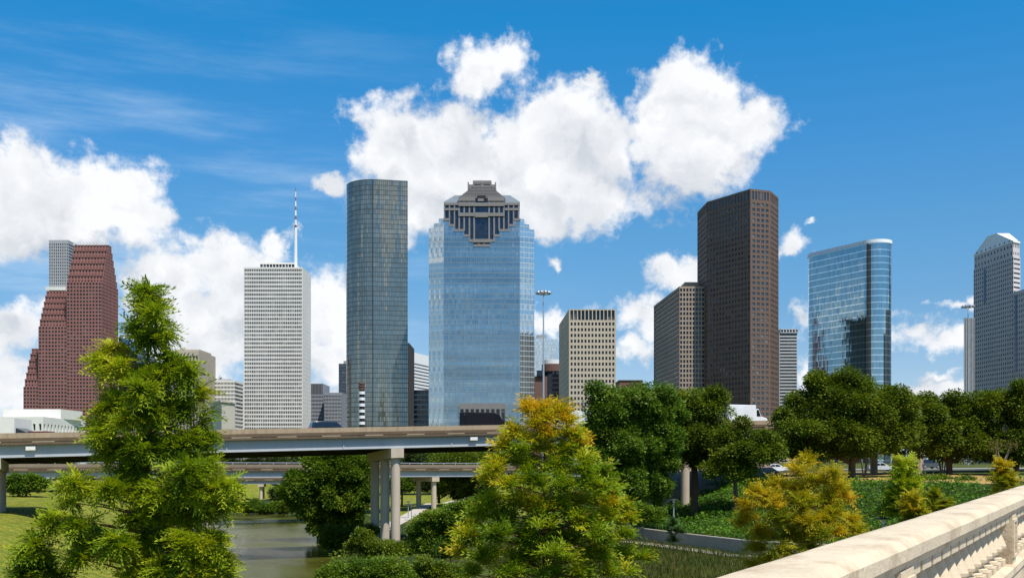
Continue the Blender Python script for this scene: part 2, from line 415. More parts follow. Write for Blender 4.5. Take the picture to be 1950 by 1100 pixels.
# ------------------------------------------------------------------ the skyline
GZ = 9.0     # street level downtown
win_dark = glossy('window_glass_dark', (0.012, 0.016, 0.022), 0.06, 0.0, 0.55, jitter=0.03)
win_blue = glossy('window_glass_blue', (0.03, 0.045, 0.06), 0.05, 0.0, 0.8, jitter=0.03)
roof_grey = surf('roof_gravel', (0.32, 0.31, 0.29), 0.2, 0.2)
white_conc = surf('white_concrete', (0.74, 0.71, 0.66), 0.10, 0.05, 0.8, 0.12)
metal_grey = surf('galvanised_metal', (0.42, 0.45, 0.48), 0.15, 0.5, 0.45, metallic=0.3)
def bldg(name, label, x, y, cat='building'): return empty(name, (x, y, GZ), label, cat)
def axis_tower(root, mat, x0, x1, y0, y1, z1, front, right=None, left=None, z0=None, winmat=win_dark, most=100, partname='wall', roof=True, roofmat=None):
    """box tower square to the view: front / right / left = facade keyword dicts, or None for a plain face"""
    z0 = GZ if z0 is None else z0; mb = MB(); wins = []
    A, B, C, D = (x0, y0), (x1, y0), (x1, y1), (x0, y1)
    for (p, q, fk) in ((A, B, front), (B, C, right), (D, A, left), (C, D, None)):
        if fk: facade(mb, wins, p, q, z0, z1, **fk)
        else:
            w = math.hypot(q[0] - p[0], q[1] - p[1])
            mb.quad((*p, z0), (*q, z0), (*q, z1), (*p, z1), ((0, z0), (w, z0), (w, z1), (0, z1)))
    mb.mi = 0
    mb.poly([(*A, z1), (*B, z1), (*C, z1), (*D, z1)])
    w = mb.build(partname, mat, root)
    if wins: windows(root, wins, winmat, most)
    return w
def roofbox(root, mat, x0, x1, y0, y1, z0, z1, name='roof_plant'):
    mb = MB(); mb.bx(x0, x1, y0, y1, z0, z1); return mb.build(name, mat, root)

# --- grey square-windowed tower behind the red one
gy = surf('pale_grey_granite', (0.36, 0.365, 0.38), 0.08, 0.05)
Y = 1500; r = bldg('office_tower', 'tall pale grey tower with small square windows rising behind the red stepped tower', xt(112, Y), Y)
axis_tower(r, gy, xt(93, Y), xt(130, Y), Y, Y + 70, zt(457, Y), dict(nc=9, nr=72, wf=.5, hf=.6, mt=4), dict(nc=1, nr=72, wf=.97, hf=.5, mt=4))
roofbox(r, white_conc, xt(92.5, Y) - 3, xt(126, Y), Y - 3, Y - .1, zt(553, Y), zt(546.5, Y), 'terrace_wall')

# --- red granite stepped tower
red = surf('red_granite', (0.285, 0.13, 0.108), 0.14, 0.04, 0.7, 0.08)
Y = 1150; r = bldg('stepped_tower', 'red granite skyscraper stepping down in three gabled sections with small square windows', -490, Y)
xs = [-535.6, -518.8, -487.6, -449.65]; tops = [(735.5, 662.7, 2), (621, 553.6, 1), (537, 466, 0)]
mb = MB(); wins = []
fk = dict(wf=.64, hf=.58, rec=.6)
for k, (yb, yt, _) in enumerate(tops):
    x0, x1 = xs[k], xs[k + 1]; zb = zt(yb, Y); ztop = zt(yt, Y + 18.5); yf = Y + (0 if k == 2 else (0.6 if k == 1 else 1.2)); yb_ = Y + 49
    nc = max(3, int(round((x1 - x0) / 3.4)))
    facade(mb, wins, (x0, yf), (x1, yf), GZ, zb, nc, int((zb - GZ) / 3.85), **fk)
    facade(mb, wins, (x1, yf), (x1, yb_), GZ, zb, 12, int((zb - GZ) / 3.85), **fk)
    mb.quad((x0, yb_, GZ), (x0, yf, GZ), (x0, yf, zb), (x0, yb_, zb)); mb.quad((x1, yb_, GZ), (x0, yb_, GZ), (x0, yb_, zb), (x1, yb_, zb))
    mb.poly([(x0, yf, zb), (x1, yf, zb), (x1, yb_, zb), (x0, yb_, zb)])
    th = (ztop - zb) / 6
    for j in range(1, 7):
        a, b = yf + 3.3 * j, yb_ - 3.3 * j; z0, z1 = zb + th * (j - 1), zb + th * j
        facade(mb, wins, (x0, a), (x1, a), z0, z1, nc, 2, wf=.5, hf=.5, rec=.5)
        facade(mb, wins, (x1, a), (x1, b), z0, z1, max(2, int((b - a) / 4)), 2, wf=.5, hf=.5, rec=.5)
        mb.quad((x0, b, z0), (x0, a, z0), (x0, a, z1), (x0, b, z1)); mb.quad((x1, b, z0), (x0, b, z0), (x0, b, z1), (x1, b, z1))
        mb.poly([(x0, a, z1), (x1, a, z1), (x1, b, z1), (x0, b, z1)])
        if j < 6:   # parapet lip on each step
            mb.bx(x0, x1, a - .5, a - .05, z1, z1 + 1.3)
    pin = MB()
    for i in range(nc + 1):
        u = x0 + (x1 - x0) * i / nc
        if k == 2: pin.bx(u - .55, u + .55, yf + 19.2, yf + 20.3, ztop, ztop + 3.2)
    if k == 2: pin.build('pinnacle_row', white_conc, r)
mb.build('wall', red, r); windows(r, wins, win_dark)

# --- low white concrete block by the red tower
Y = 420; r = bldg('low_white_building', 'long low white concrete block with small square windows, before the red stepped tower', xt(60, Y), Y)
mb = MB(); wins = []; z1 = zt(793, Y); A = (xt(-40, Y), Y + 4); B = (xt(82, Y), Y); C = (xt(163, 470), 470)
facade(mb, wins, A, B, GZ, z1, 10, 3, wf=.42, hf=.5, mt=1.5, mb_=3.2); facade(mb, wins, B, C, GZ, z1, 13, 3, wf=.42, hf=.5, mt=1.5, mb_=3.2)
mb.prism([A, B, C, (A[0], 480)], GZ, z1, cap=True, side=False)
mb.quad((*C, GZ), (A[0], 480, GZ), (A[0], 480, z1), (*C, z1))
mb.build('wall', white_conc, r); windows(r, wins, win_dark)
roofbox(r, white_conc, xt(5, 440), xt(116, 440), 440, 462, z1, z1 + 4.0, 'penthouse')
Y = 330; r = bldg('entrance_pavilion', 'plain white entrance wall with a dark sloping glass roof and a maroon canopy beside it', xt(22, Y), Y)
roofbox(r, white_conc, xt(-30, Y), xt(27, Y), Y, Y + 12, GZ, zt(796, Y), 'wall')
mb = MB(); mb.prism([(xt(27, Y), Y + 1), (xt(49, Y), Y + 1), (xt(49, Y), Y + 9), (xt(27, Y), Y + 9)], GZ, [zt(814, Y), zt(823, Y), zt(823, Y), zt(814, Y)]); mb.build('glass_roof', win_dark, r)
mb = MB(); mb.prism([(xt(47, Y), Y + 2), (xt(81, Y), Y + 2), (xt(81, Y), Y + 9), (xt(47, Y), Y + 9)], GZ, [zt(820.5, Y), zt(820, Y), zt(820, Y), zt(820.5, Y)]); mb.build('canopy', surf('maroon_canopy', (0.13, 0.02, 0.03)), r)

# --- dark glass tower with sloping roof behind the cypress
dkc = curtain('dark_bronze_curtain_wall', (0.05, 0.06, 0.08), (0.02, 0.02, 0.025), 1.6, 3.8, .1, .35, .02, .06, .8)
Y = 1250; r = bldg('slope_roofed_tower', 'dark glass tower with a steep sloping roof glimpsed behind the crown of the tall cypress', xt(260, Y), Y)
mb = MB(); x0, xm, x1 = xt(226, Y), xt(262, Y), xt(325, Y)
mb.prism([(x0, Y), (xm, Y), (xm, Y + 60), (x0, Y + 60)], GZ, [zt(641, Y), zt(676, Y), zt(676, Y), zt(641, Y)]); mb.prism([(xm + .01, Y + 6), (x1, Y + 6), (x1, Y + 60), (xm + .01, Y + 60)], GZ, zt(690, Y))
mb.build('curtain_wall', dkc, r)

# --- buff slotted block
buff = surf('buff_limestone', (0.44, 0.38, 0.30), 0.12, 0.06, 0.85, 0.18)
Y = 900; r = bldg('slotted_block', 'buff stone block with tall dark vertical slots and a blank side, behind the cypress', xt(370, Y), Y)
axis_tower(r, buff, xt(322, Y), xt(378, Y), Y, Y + 52, zt(668, Y), dict(nc=9, nr=1, wf=.5, hf=.92, rec=1.2))
roofbox(r, buff, xt(335, Y), xt(377, Y), Y + 4, Y + 40, zt(668, Y), zt(664, Y), 'roof_parapet')

# --- white gridded office block
Y = 950; r = bldg('gridded_block', 'white office block with a fine square window grid and a striped shaded side', xt(425, Y), Y)
axis_tower(r, white_conc, xt(398, Y), xt(447, Y), Y, Y + 31, zt(724, Y), dict(nc=18, nr=21, wf=.68, hf=.62, mt=1), dict(nc=1, nr=21, wf=.97, hf=.55, mt=1), winmat=win_dark)
roofbox(r, metal_grey, xt(412, Y), xt(432, Y), Y + 6, Y + 22, zt(724, Y), zt(720, Y), 'roof_plant')

# --- cream courthouse
cream = surf('cream_stone', (0.62, 0.56, 0.46), 0.08, 0.1, 0.85, 0.1)
Y = 700; r = bldg('stone_courthouse', 'low cream stone courthouse with tall narrow windows below a plain frieze', xt(430, Y), Y)
mb = MB(); wins = []; H = zt(764, Y)
A, B, C = (xt(400, 730), 730), (xt(422, Y), Y), (xt(447.5, 722), 722)
facade(mb, wins, A, B, GZ, H, 3, 1, wf=.35, hf=.5, mt=14); facade(mb, wins, B, C, GZ, H, 9, 1, wf=.34, hf=.78, mt=15, rec=.8)
mb.prism([A, B, C, (C[0] - 30, 790), (A[0], 780)], GZ, H, side=False); mb.quad((*C, GZ), (C[0] - 30, 790, GZ), (C[0] - 30, 790, H), (*C, H)); mb.quad((A[0], 780, GZ), (*A, GZ), (*A, H), (A[0], 780, H))
mb.build('wall', cream, r); windows(r, wins, win_dark)
mb = MB(); 
for (p, q) in ((A, B), (B, C)):
    d = Vector((q[0] - p[0], q[1] - p[1])); mb.box(((p[0] + q[0]) / 2, (p[1] + q[1]) / 2, H + .3), (d.length + .5, 1.4, 1.2), d)
mb.build('cornice', cream, r)

# --- tall white tower with the mast
Y = 1000; r = bldg('white_tower', 'tall white concrete tower of narrow dark windows in even rows with an antenna mast', xt(520, Y), Y)
zr = zt(508.5, Y)
axis_tower(r, white_conc, xt(464, Y), xt(576, Y), Y, Y + 42, zr, dict(nc=32, nr=48, wf=.72, hf=.64, rec=.3, mu=.6, mt=1.0), dict(nc=18, nr=48, wf=.22, hf=.55, rec=1.2, mt=1.0))
mb = MB(); wins = []; x0, x1 = xt(495, Y + 8), xt(561, Y + 8)
facade(mb, wins, (x0, Y + 8), (x1, Y + 8), zr, zt(500, Y + 8), 11, 1, wf=.84, hf=.5, rec=.6); mb.prism([(x0, Y + 8), (x1, Y + 8), (x1, Y + 34), (x0, Y + 34)], zr, zt(500, Y + 8), side=False)
mb.quad((x1, Y + 8, zr), (x1, Y + 34, zr), (x1, Y + 34, zt(500, Y + 8)), (x1, Y + 8, zt(500, Y + 8)))
p = mb.build('penthouse', white_conc, r); windows(p, wins, win_dark)
ms, nt = newmat('mast_paint'); t = NT(nt); sz = t.n('ShaderNodeSeparateXYZ'); t.L.new(t.n('ShaderNodeTexCoord').outputs['Object'], sz.inputs[0])
zz = sz.outputs[2]; stripe = t.math('LESS_THAN', t.math('FRACT', t.math('DIVIDE', zz, 9.0)), 0.42); up = t.math('GREATER_THAN', zz, zt(428, Y) - GZ)
t.bsdf(Base_Color=t.mix(t.math('MULTIPLY', stripe, up), (.75, .75, .76), (.25, .12, .16)), Roughness=.5)
mx = xt(563, Y + 12); mb = MB(); ym = Y + 12
mb.tube([(mx, ym, zr), (mx, ym, zt(440, ym)), (mx, ym, zt(429, ym)), (mx, ym, zt(395, ym)), (mx, ym, zt(358, ym))], [1.7, 1.5, 1.1, .75, .35], 10)
mast = mb.build('antenna_mast', ms, r)
mb = MB(); mb.bx(mx - 3.3, mx + 3.3, ym - .5, ym + .5, zt(430, ym), zt(429, ym)); mb.bx(mx - .5, mx + .5, ym - 3.2, ym - .55, zt(430, ym), zt(429, ym)); mb.build('platform', metal_grey, mast)

# --- grey pair and the dark blue slab
gr2 = surf('mid_grey_panels', (0.26, 0.27, 0.30), 0.1, 0.08)
Y = 1100; r = bldg('grey_block', 'squat grey office block of two joined parts, one taller with a ribbed dark top', xt(625, Y), Y)
axis_tower(r, gr2, xt(590, Y), xt(615, Y), Y, Y + 40, zt(730, Y), dict(nc=9, nr=18, wf=.6, hf=.55, mt=12), None, partname='tall_wall')
mb = MB()
for i in range(9):
    u = xt(590, Y) + (i + .5) * (xt(615, Y) - xt(590, Y)) / 9; mb.bx(u - .35, u + .35, Y - .5, Y - .02, zt(749, Y), zt(730, Y))
mb.build('ribbed_screen', surf('dark_screen', (.05, .05, .05)), r)
axis_tower(r, gr2, xt(617, Y - 12), xt(651, Y - 12), Y - 12, Y + 30, zt(747, Y - 12), dict(nc=12, nr=19, wf=.55, hf=.6, mt=2), dict(nc=5, nr=19, wf=.3, hf=.4), partname='low_wall')
Y = 1350; r = bldg('dark_blue_slab', 'thin dark blue tower of horizontal window bands peeping out beside the dark rounded tower', xt(652, Y), Y)
axis_tower(r, surf('navy_panel', (.05, .07, .11)), xt(645, Y), xt(672, Y), Y, Y + 40, zt(692, Y), dict(nc=1, nr=30, wf=.96, hf=.55), winmat=win_blue)
roofbox(r, gr2, xt(653, Y), xt(665, Y), Y + 5, Y + 20, zt(692, Y), zt(686, Y))

# --- dark glass tower with a rounded corner
dg = curtain('dark_green_curtain_wall', (0.25, 0.27, 0.25), (0.04, 0.05, 0.05), 1.55, 3.9, .14, .13, .03, .06, .72, .1, wave=.16, wsc=(.16, .008, 1.0), rowvar=.25)
Y = 850; r = bldg('rounded_glass_tower', 'tallest dark green glass tower with a rounded side, its facade ruled with fine mullions', xt(715, Y), Y)
H = zt(341, Y); pts = []
cx, cy, R = -112.6, 875.0, 25.2
for k in range(25):
    a = math.pi + (math.pi / 2) * k / 24; pts.append((cx + R * math.cos(a), cy + R * math.sin(a)))
pts += [(-84.9, 855.5), (-92.5, 905), (-112, 912), (-137.8, 905)]
mb = MB(); mb.prism(pts, GZ, H); body = mb.build('curtain_wall', dg, r)
mb = MB(); mb.bx(cx - .35, cx + .35, Y - .6, Y - .05, GZ, H - .2); mb.build('corner_fin', surf('fin_metal', (.05, .06, .07), rough=.4), r)
mb = MB()
for (px, w, h) in ((697, 1.2, 1.6), (703, .5, 1.4), (742, .8, 2.2), (735, .4, 1.2)): mb.bx(xt(px, 860) - w, xt(px, 860) + w, 859, 861, H, H + h)
mb.build('roof_plant', white_conc, r)

# --- slabs between the rounded tower and the blue tower
Y = 980; r = bldg('dark_slab_tower', 'narrow dark brown slab tower wedged against the dark rounded glass tower', xt(782, Y), Y)
mb = MB(); wins = []; A, B, C = (xt(770, Y), Y), (xt(779, Y), Y), (xt(789, 1035), 1035)
facade(mb, wins, B, C, GZ, zt(652.5, Y), 10, 50, wf=.5, hf=.5); mb.quad((*A, GZ), (*B, GZ), (*B, zt(652.5, Y)), (*A, zt(652.5, Y))); mb.prism([A, B, C, (A[0], 1035)], GZ, zt(652.5, Y), side=False)
mb.build('wall', surf('dark_brown_panel', (.055, .05, .05)), r); windows(r, wins, win_dark)
Y = 1200; r = bldg('white_banded_tower', 'bright white tower of thin horizontal bands under a deep blank white parapet', xt(803, Y), Y)
mb = MB(); wins = []; A, B = (xt(786, Y), Y), (xt(819, 1250), 1250); H = zt(670, Y)
facade(mb, wins, A, B, GZ, H, 1, 30, wf=.98, hf=.42, mt=11, rec=.8); mb.prism([A, B, (B[0], 1290), (A[0], 1290)], GZ, H, side=False); mb.build('wall', surf('bright_white', (.8, .79, .77), .05), r); windows(r, wins, win_dark)
Y = 900; r = bldg('dark_banded_block', 'near-black block ruled by thin white floor lines below the white banded tower', xt(803, Y), Y)
axis_tower(r, white_conc, xt(788, Y), xt(822, Y), Y, Y + 30, zt(742, Y), dict(nc=5, nr=15, wf=.93, hf=.74, rec=.4))

# --- blue glass tower with the stepped granite crown
hb = curtain('blue_curtain_wall', (0.30, 0.38, 0.42), (0.17, 0.23, 0.28), 1.52, 3.95, .10, .12, .03, .05, .9, .07, wave=.05, wsc=(.02, .22, 1.0), rowvar=.35)
hb2 = curtain('sky_brightened_curtain_wall', (0.55, 0.60, 0.61), (0.40, 0.46, 0.49), 1.52, 3.95, .14, .14, .05, .07, .88, .1, wave=.05, rowvar=.25)  # same blue glass for the side bays, brighter sky reflection put into its colour
gran = surf('grey_brown_granite', (0.215, 0.20, 0.195), 0.12, 0.2, 0.75)
dkw = curtain('crown_dark_glass', (0.06, 0.075, 0.10), (0.018, 0.02, 0.025), 1.9, 1.9, .08, .08, .02, .06, .9)
stp = surf('stepped_roof_metal', (0.29, 0.33, 0.36), 0.1, 0.1, 0.45)
Y = 800; r = bldg('blue_glass_tower', 'broad blue mirrored glass tower crowned by a stepped granite pyramid over a stepped notch', xt(917, Y), Y)
k_ = 0.4; X = lambda px: xt(px, Y); Z = lambda py: zt(py, Y)
notch = [(845, 856, 418), (856, 865, 429), (865, 884, 438.5), (884, 894, 448.5), (894, 903, 458), (903, 932, 467.5), (932, 941, 458), (941, 951, 448.5), (951, 970, 438.5), (970, 979, 429), (979, 990, 418)]
mb = MB()
for (a, b, py) in notch:
    x0, x1 = X(a), X(b); z = Z(py)
    if a == 903:   # entrance recess at the foot
        pass
    mb.quad((x0, Y, GZ), (x1, Y, GZ), (x1, Y, z), (x0, Y, z), ((x0, GZ), (x1, GZ), (x1, z), (x0, z)))
    mb.quad((x0, Y, z), (x1, Y, z), (x1, Y + 6, z), (x0, Y + 6, z))
for i in range(len(notch) - 1):
    z0, z1 = sorted((Z(notch[i][2]), Z(notch[i + 1][2]))); x = X(notch[i][1])
    mb.quad((x, Y, z0), (x, Y + 6, z0), (x, Y + 6, z1), (x, Y, z1))
mb.build('curtain_wall', hb, r)
for side, st in (('l', [(845, 835.5, 415.5), (835.5, 826, 424.5), (826, 816.5, 434)]), ('r', [(990, 998.5, 416.5), (998.5, 1008, 426.5), (1008, 1017.5, 436.5)])):
    mb = MB()
    for i, (a, b, py) in enumerate(st):   # folded bays stepping back from the main face
        ya, yb = Y + 1.7 * i + .02, Y + 1.7 * (i + 1) + .02; xa, xb = (xt(a, ya), xt(b, yb)); z = zt(py, ya)
        A, B = (xa, ya), (xb, yb); Cc, D = (xb, 860), (xa, 860)
        pts = [B, A, D, Cc] if side == 'l' else [A, B, Cc, D]
        mb.prism(pts, GZ, z)
    mb.build('side_bay', hb2, r)
# dark glazed core showing in the notch and the crown's granite frame
mb = MB(); mb.bx(X(846), X(989), Y + 1.2, 858, Z(480), Z(388)); mb.bx(X(873), X(962), Y + .7, 856, Z(388), Z(377)); mb.build('crown_glazing', dkw, r)
yy = Y
def ledge(a, b, py, h=1.8, out=.5, deep=1.6): mb = MB(); mb.bx(X(a), X(b), yy - out, yy + deep, Z(py) - h / 2, Z(py) + h / 2); mb.build('granite_ledge', gran, r)
for (a, b, py) in notch: ledge(a - 1, b + 1, py)
ledge(900, 935, 458.5, 2.6, .7)
for (a, b) in ((846, 873), (961, 989)): ledge(a, b, 388.5); ledge(a, b, 398.5)
for (a, b) in ((873, 905), (929, 961)): ledge(a, b, 379.0, 3.2, .9); ledge(a, b, 389, 3, .9); ledge(a, b, 408.7, 2.6, .8)
ledge(905, 929, 389.5, 2.6, .8); ledge(905, 929, 409.5, 3.6, 1.0); ledge(910, 921, 381, 2, .8)
def pier(px, y0, y1, w=.5): mb = MB(); mb.bx(X(px) - w, X(px) + w, yy - .3, yy + 1.4, Z(y1), Z(y0)); mb.build('granite_pier', gran, r)
for px in (846.5, 856, 865.5): pier(px, 388, {846.5: 417, 856: 428, 865.5: 438}[px])
for px in (968.5, 978, 987.5): pier(px, 388, {968.5: 438, 978: 428, 987.5: 417}[px])
for px, yb in ((874.5, 438), (884, 438), (894, 457), (903, 466), (931.5, 466), (941, 457), (950.5, 438), (959.5, 438)): pier(px, 379, yb, .6)
for px in (903, 912, 922, 931): pier(px, 459, 467)
for sgn, (a0, a1) in ((1, (845, 905)), (-1, (990, 929))):   # shoulder roofs stepping up
    mb = MB()
    for i in range(7):
        px = a0 + sgn * i * 2.9; y0 = 386 - i * 3.5; inn = X(917.5)
        x0, x1 = sorted((X(px), inn)); mb.bx(x0, x1, Y + .9 + i * 2.6, 850 - i * 2, Z(y0), Z(y0 - 3.5))
    mb.build('shoulder_roof', stp, r)
mb = MB()
for i in range(7):          # front pyramid of granite steps
    h = 43.5 - i * 3.4; c = 917.0; y0 = 377 - i * 4.0
    mb.bx(X(c - h), X(c + h), Y + .2 + i * 2.0, 848 - i * 2, Z(y0), Z(y0 - 2.3)); 
mb.build('crown_step', gran, r)
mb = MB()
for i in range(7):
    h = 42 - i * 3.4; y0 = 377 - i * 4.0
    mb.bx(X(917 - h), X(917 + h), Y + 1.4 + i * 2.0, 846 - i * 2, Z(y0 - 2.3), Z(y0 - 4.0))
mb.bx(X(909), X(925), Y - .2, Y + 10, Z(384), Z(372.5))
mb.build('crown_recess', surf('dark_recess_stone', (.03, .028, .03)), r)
mb = MB(); mb.bx(X(890), X(943.5), Y + 18, Y + 38, Z(354), Z(344)); mb.bx(X(900), X(934.5), Y + 17, Y + 39, Z(344), Z(337)); mb.build('lantern_glazing', dkw, r)
mb = MB()
for (a, b, py, h) in ((889, 944, 343, 1.0), (899, 935, 335.8, 1.2), (899, 914, 340, .8), (920, 935, 340, .8), (897, 937, 350.5, 1.8), (889, 899, 347, .7), (935, 944, 347, .7)): mb.bx(X(a), X(b), Y + 16.4, Y + 39.5, Z(py) - h, Z(py) + h)
for px in (917, 900, 934, 890, 943): mb.bx(X(px) - .5, X(px) + .5, Y + 16.2, Y + 17.4, Z(354), Z(336))
mb.build('lantern_frame', gran, r)
mb = MB(); wins = []
facade(mb, wins, (X(875), Y - 1.6), (X(963), Y - 1.6), GZ, Z(768), 9, 1, wf=.66, hf=.84, rec=.5, mt=.6); mb.prism([(X(875), Y - 1.6), (X(963), Y - 1.6), (X(963), Y - .05), (X(875), Y - .05)], GZ, Z(768), side=False)
for (x, o) in ((X(875), 0), (X(963), 1)): mb.quad((x, Y - 1.6, GZ), (x, Y - .05, GZ), (x, Y - .05, Z(768)), (x, Y - 1.6, Z(768)))
p = mb.build('entrance_portal', gran, r); windows(p, wins, win_dark)

# --- pale block and brown drum right of the blue tower
Y = 1250; r = bldg('pale_glass_block', 'pale silvery glass block with a small roof box, beside the blue glass tower', xt(1040, Y), Y)
mb = MB(); mb.prism([(xt(1010, Y), Y), (xt(1062, Y), Y), (xt(1062, Y), Y + 40), (xt(1010, Y), Y + 40)], GZ, zt(645, Y)); mb.build('curtain_wall', curtain('silver_curtain_wall', (.75, .77, .76), (.45, .47, .47), 1.6, 3.9, .12, .3, .02, .15, .7), r)
roofbox(r, roof_grey, xt(1022, Y), xt(1040, Y), Y + 3, Y + 20, zt(645, Y), zt(637, Y))
brn = surf('brown_granite', (.15, .085, .07), .12, .1, .6)
Y = 850; r = bldg('brown_drum_building', 'brown granite and dark glass building with a round drum top capped in white', xt(1042, Y), Y)
roofbox(r, brn, xt(1016, Y), xt(1049, Y), Y, Y + 30, GZ, zt(716, Y), 'wall')
c = (xt(1056, Y), Y + 14); Rr = 9.5
for (nm, m, rr, a, b) in (('glass_drum', dkc, Rr, 800, 705), ('granite_band', brn, Rr + .5, 705, 691), ('white_cap', surf('white_drum_cap', (.72, .73, .74), .05, rough=.4), Rr - .7, 691, 683)):
    mb = MB(); z0 = GZ if nm == 'glass_drum' else zt(a, Y); mb.prism([(c[0] + rr * math.cos(q * math.pi / 18), c[1] + rr * math.sin(q * math.pi / 18)) for q in range(36)], z0, zt(b, Y), cap=True, floor=True); smooth_by_angle(mb.build(nm, m, r))
mb = MB(); mb.prism([(xt(1022, Y), Y - 2), (xt(1036, Y), Y - 2), (xt(1036, Y), Y + 8), (xt(1022, Y), Y + 8)], zt(716, Y), zt(705, Y)); mb.build('glass_bay', dkc, r)
roofbox(r, dkc, xt(1044, Y), xt(1066, Y), Y - 1, Y + 3, GZ, zt(712, Y), 'glass_front')

# --- buff gridded tower
tan_ = surf('tan_concrete', (0.50, 0.42, 0.325), 0.1, 0.05, 0.85, 0.1)
Y = 700; r = bldg('gridded_tower', 'tan concrete tower with a deep square window grid and tall dark slots along its top', xt(1125, Y), Y)
H = zt(588.5, Y); mb = MB(); wins = []; A, B, C = (xt(1064.5, 782), 782), (xt(1083.5, Y), Y), (xt(1173, Y), Y)
ztop = zt(611, Y)
facade(mb, wins, B, C, GZ, ztop, 13, 25, wf=.58, hf=.55, rec=1.1, mu=.6); facade(mb, wins, B, C, ztop, H, 12, 1, wf=.76, hf=.84, rec=1.1, mu=.6)
facade(mb, wins, A, B, GZ, ztop, 26, 25, wf=.28, hf=.35, rec=1.0); w0 = 82
mb.quad((*A, ztop), (*B, ztop), (*B, H), (*A, H)); mb.poly([(*A, H), (*B, H), (*C, H), (C[0] + 4, 782, H)])
mb.quad((*C, GZ), (C[0] + 4, 782, GZ), (C[0] + 4, 782, H), (*C, H)); mb.build('wall', tan_, r); windows(r, wins, win_dark)

# --- small roofs between the towers, above the trees
Y = 520; r = bldg('brick_roofed_block', 'low dark brown brick block whose flat top peeps over the tree crowns', xt(1203, Y), Y)
roofbox(r, surf('brown_brick', (.16, .085, .06)), xt(1180, Y), xt(1224, Y), Y, Y + 20, GZ, zt(724, Y), 'wall'); roofbox(r, roof_grey, xt(1179, Y), xt(1225, Y), Y - .5, Y + 20.5, zt(724, Y), zt(722.8, Y), 'coping')
Y = 480; r = bldg('blue_grey_block', 'low blue-grey metal clad block peeping over the tree crowns below the brown office slab', xt(1262, Y), Y)
roofbox(r, surf('blue_grey_cladding', (.33, .40, .47)), xt(1246, Y), xt(1276, Y), Y, Y + 20, GZ, zt(739, Y), 'wall'); roofbox(r, metal_grey, xt(1250, Y), xt(1258, Y), Y + 4, Y + 9, zt(739, Y), zt(735, Y))

# --- brown-buff office slab
bb = surf('rose_brown_concrete', (0.36, 0.28, 0.22), 0.1, 0.05, 0.85, 0.1)
Y = 850; r = bldg('brown_office_slab', 'rose-brown concrete office slab with big dark windows, half hidden by the dark faceted tower', xt(1310, Y), Y)
H = zt(545, Y); mb = MB(); wins = []; A, B, C = (xt(1245, 958), 958), (xt(1294, Y), Y), (xt(1360, Y), Y)
facade(mb, wins, B, C, GZ, H, 11, 37, wf=.66, hf=.66, rec=1.0, mt=1); facade(mb, wins, A, B, GZ, H, 1, 37, wf=.985, hf=.3, rec=.7, mt=1)
mb.poly([(*A, H), (*B, H), (*C, H), (C[0], 958, H)]); mb.build('wall', bb, r); windows(r, wins, win_dark)
roofbox(r, bb, xt(1304, 870), xt(1345, 870), 870, 900, H, zt(537, 870), 'penthouse')

# --- tall dark brown faceted tower
db = surf('brown_polished_granite', (0.155, 0.103, 0.080), 0.1, 0.06, 0.6, spec=0.2)
Y = 800; r = bldg('faceted_brown_tower', 'tall dark brown granite tower with cut corners, one face in shade and one sunlit', 170, 840)
H = zt(359.5, Y)
pl = [(xt(1328, 876), 876), (xt(1346, 841), 841), (xt(1429, Y), Y), (xt(1467, 806), 806), (xt(1482.5, 827), 827), (196, 880), (170, 898)]
mb = MB(); wins = []; zs = H - 9.5
spec = [dict(nc=9, nr=50, wf=.55, hf=.55), dict(nc=14, nr=50, wf=.55, hf=.55), dict(nc=4, nr=50, wf=.62, hf=.55, mu=1.0), dict(nc=6, nr=50, wf=.6, hf=.55)]
for i in range(7):
    a, b = pl[i], pl[(i + 1) % 7]
    if i < 4:
        facade(mb, wins, a, b, GZ, zs, rec=.35, **spec[i]); k2 = dict(spec[i]); k2.update(nr=1, hf=.66, nc=spec[i]['nc'] + (2 if i == 2 else 0)); facade(mb, wins, a, b, zs, H, rec=.35, **k2)
    else: mb.quad((*a, GZ), (*b, GZ), (*b, H), (*a, H))
mb.poly([(*p, H) for p in pl]); mb.build('wall', db, r); windows(r, wins, win_blue)
mb = MB(); mb.tube([(xt(1428, 820), 820, H), (xt(1428, 820), 820, H + 4)], .15, 6); mb.tube([(xt(1375, 850), 850, H), (xt(1375, 850), 850, H + 6)], .12, 6); mb.build('roof_aerial', metal_grey, r)

# --- grey balconied tower
Y = 1100; r = bldg('balcony_tower', 'slim grey tower of stacked horizontal balconies behind the faceted brown tower', xt(1503, Y), Y)
axis_tower(r, surf('grey_render', (.46, .46, .45), .08), xt(1484, Y), xt(1518, Y), Y, Y + 26, zt(634, Y), dict(nc=1, nr=40, wf=.95, hf=.52, rec=1.4))
axis_tower(r, surf('grey_render_top', (.5, .5, .5), .08), xt(1486, Y), xt(1519.5, Y), Y - 1, Y + 24, zt(626, Y), dict(nc=6, nr=1, wf=.7, hf=.6), z0=zt(634, Y) + .05, partname='top_storey')

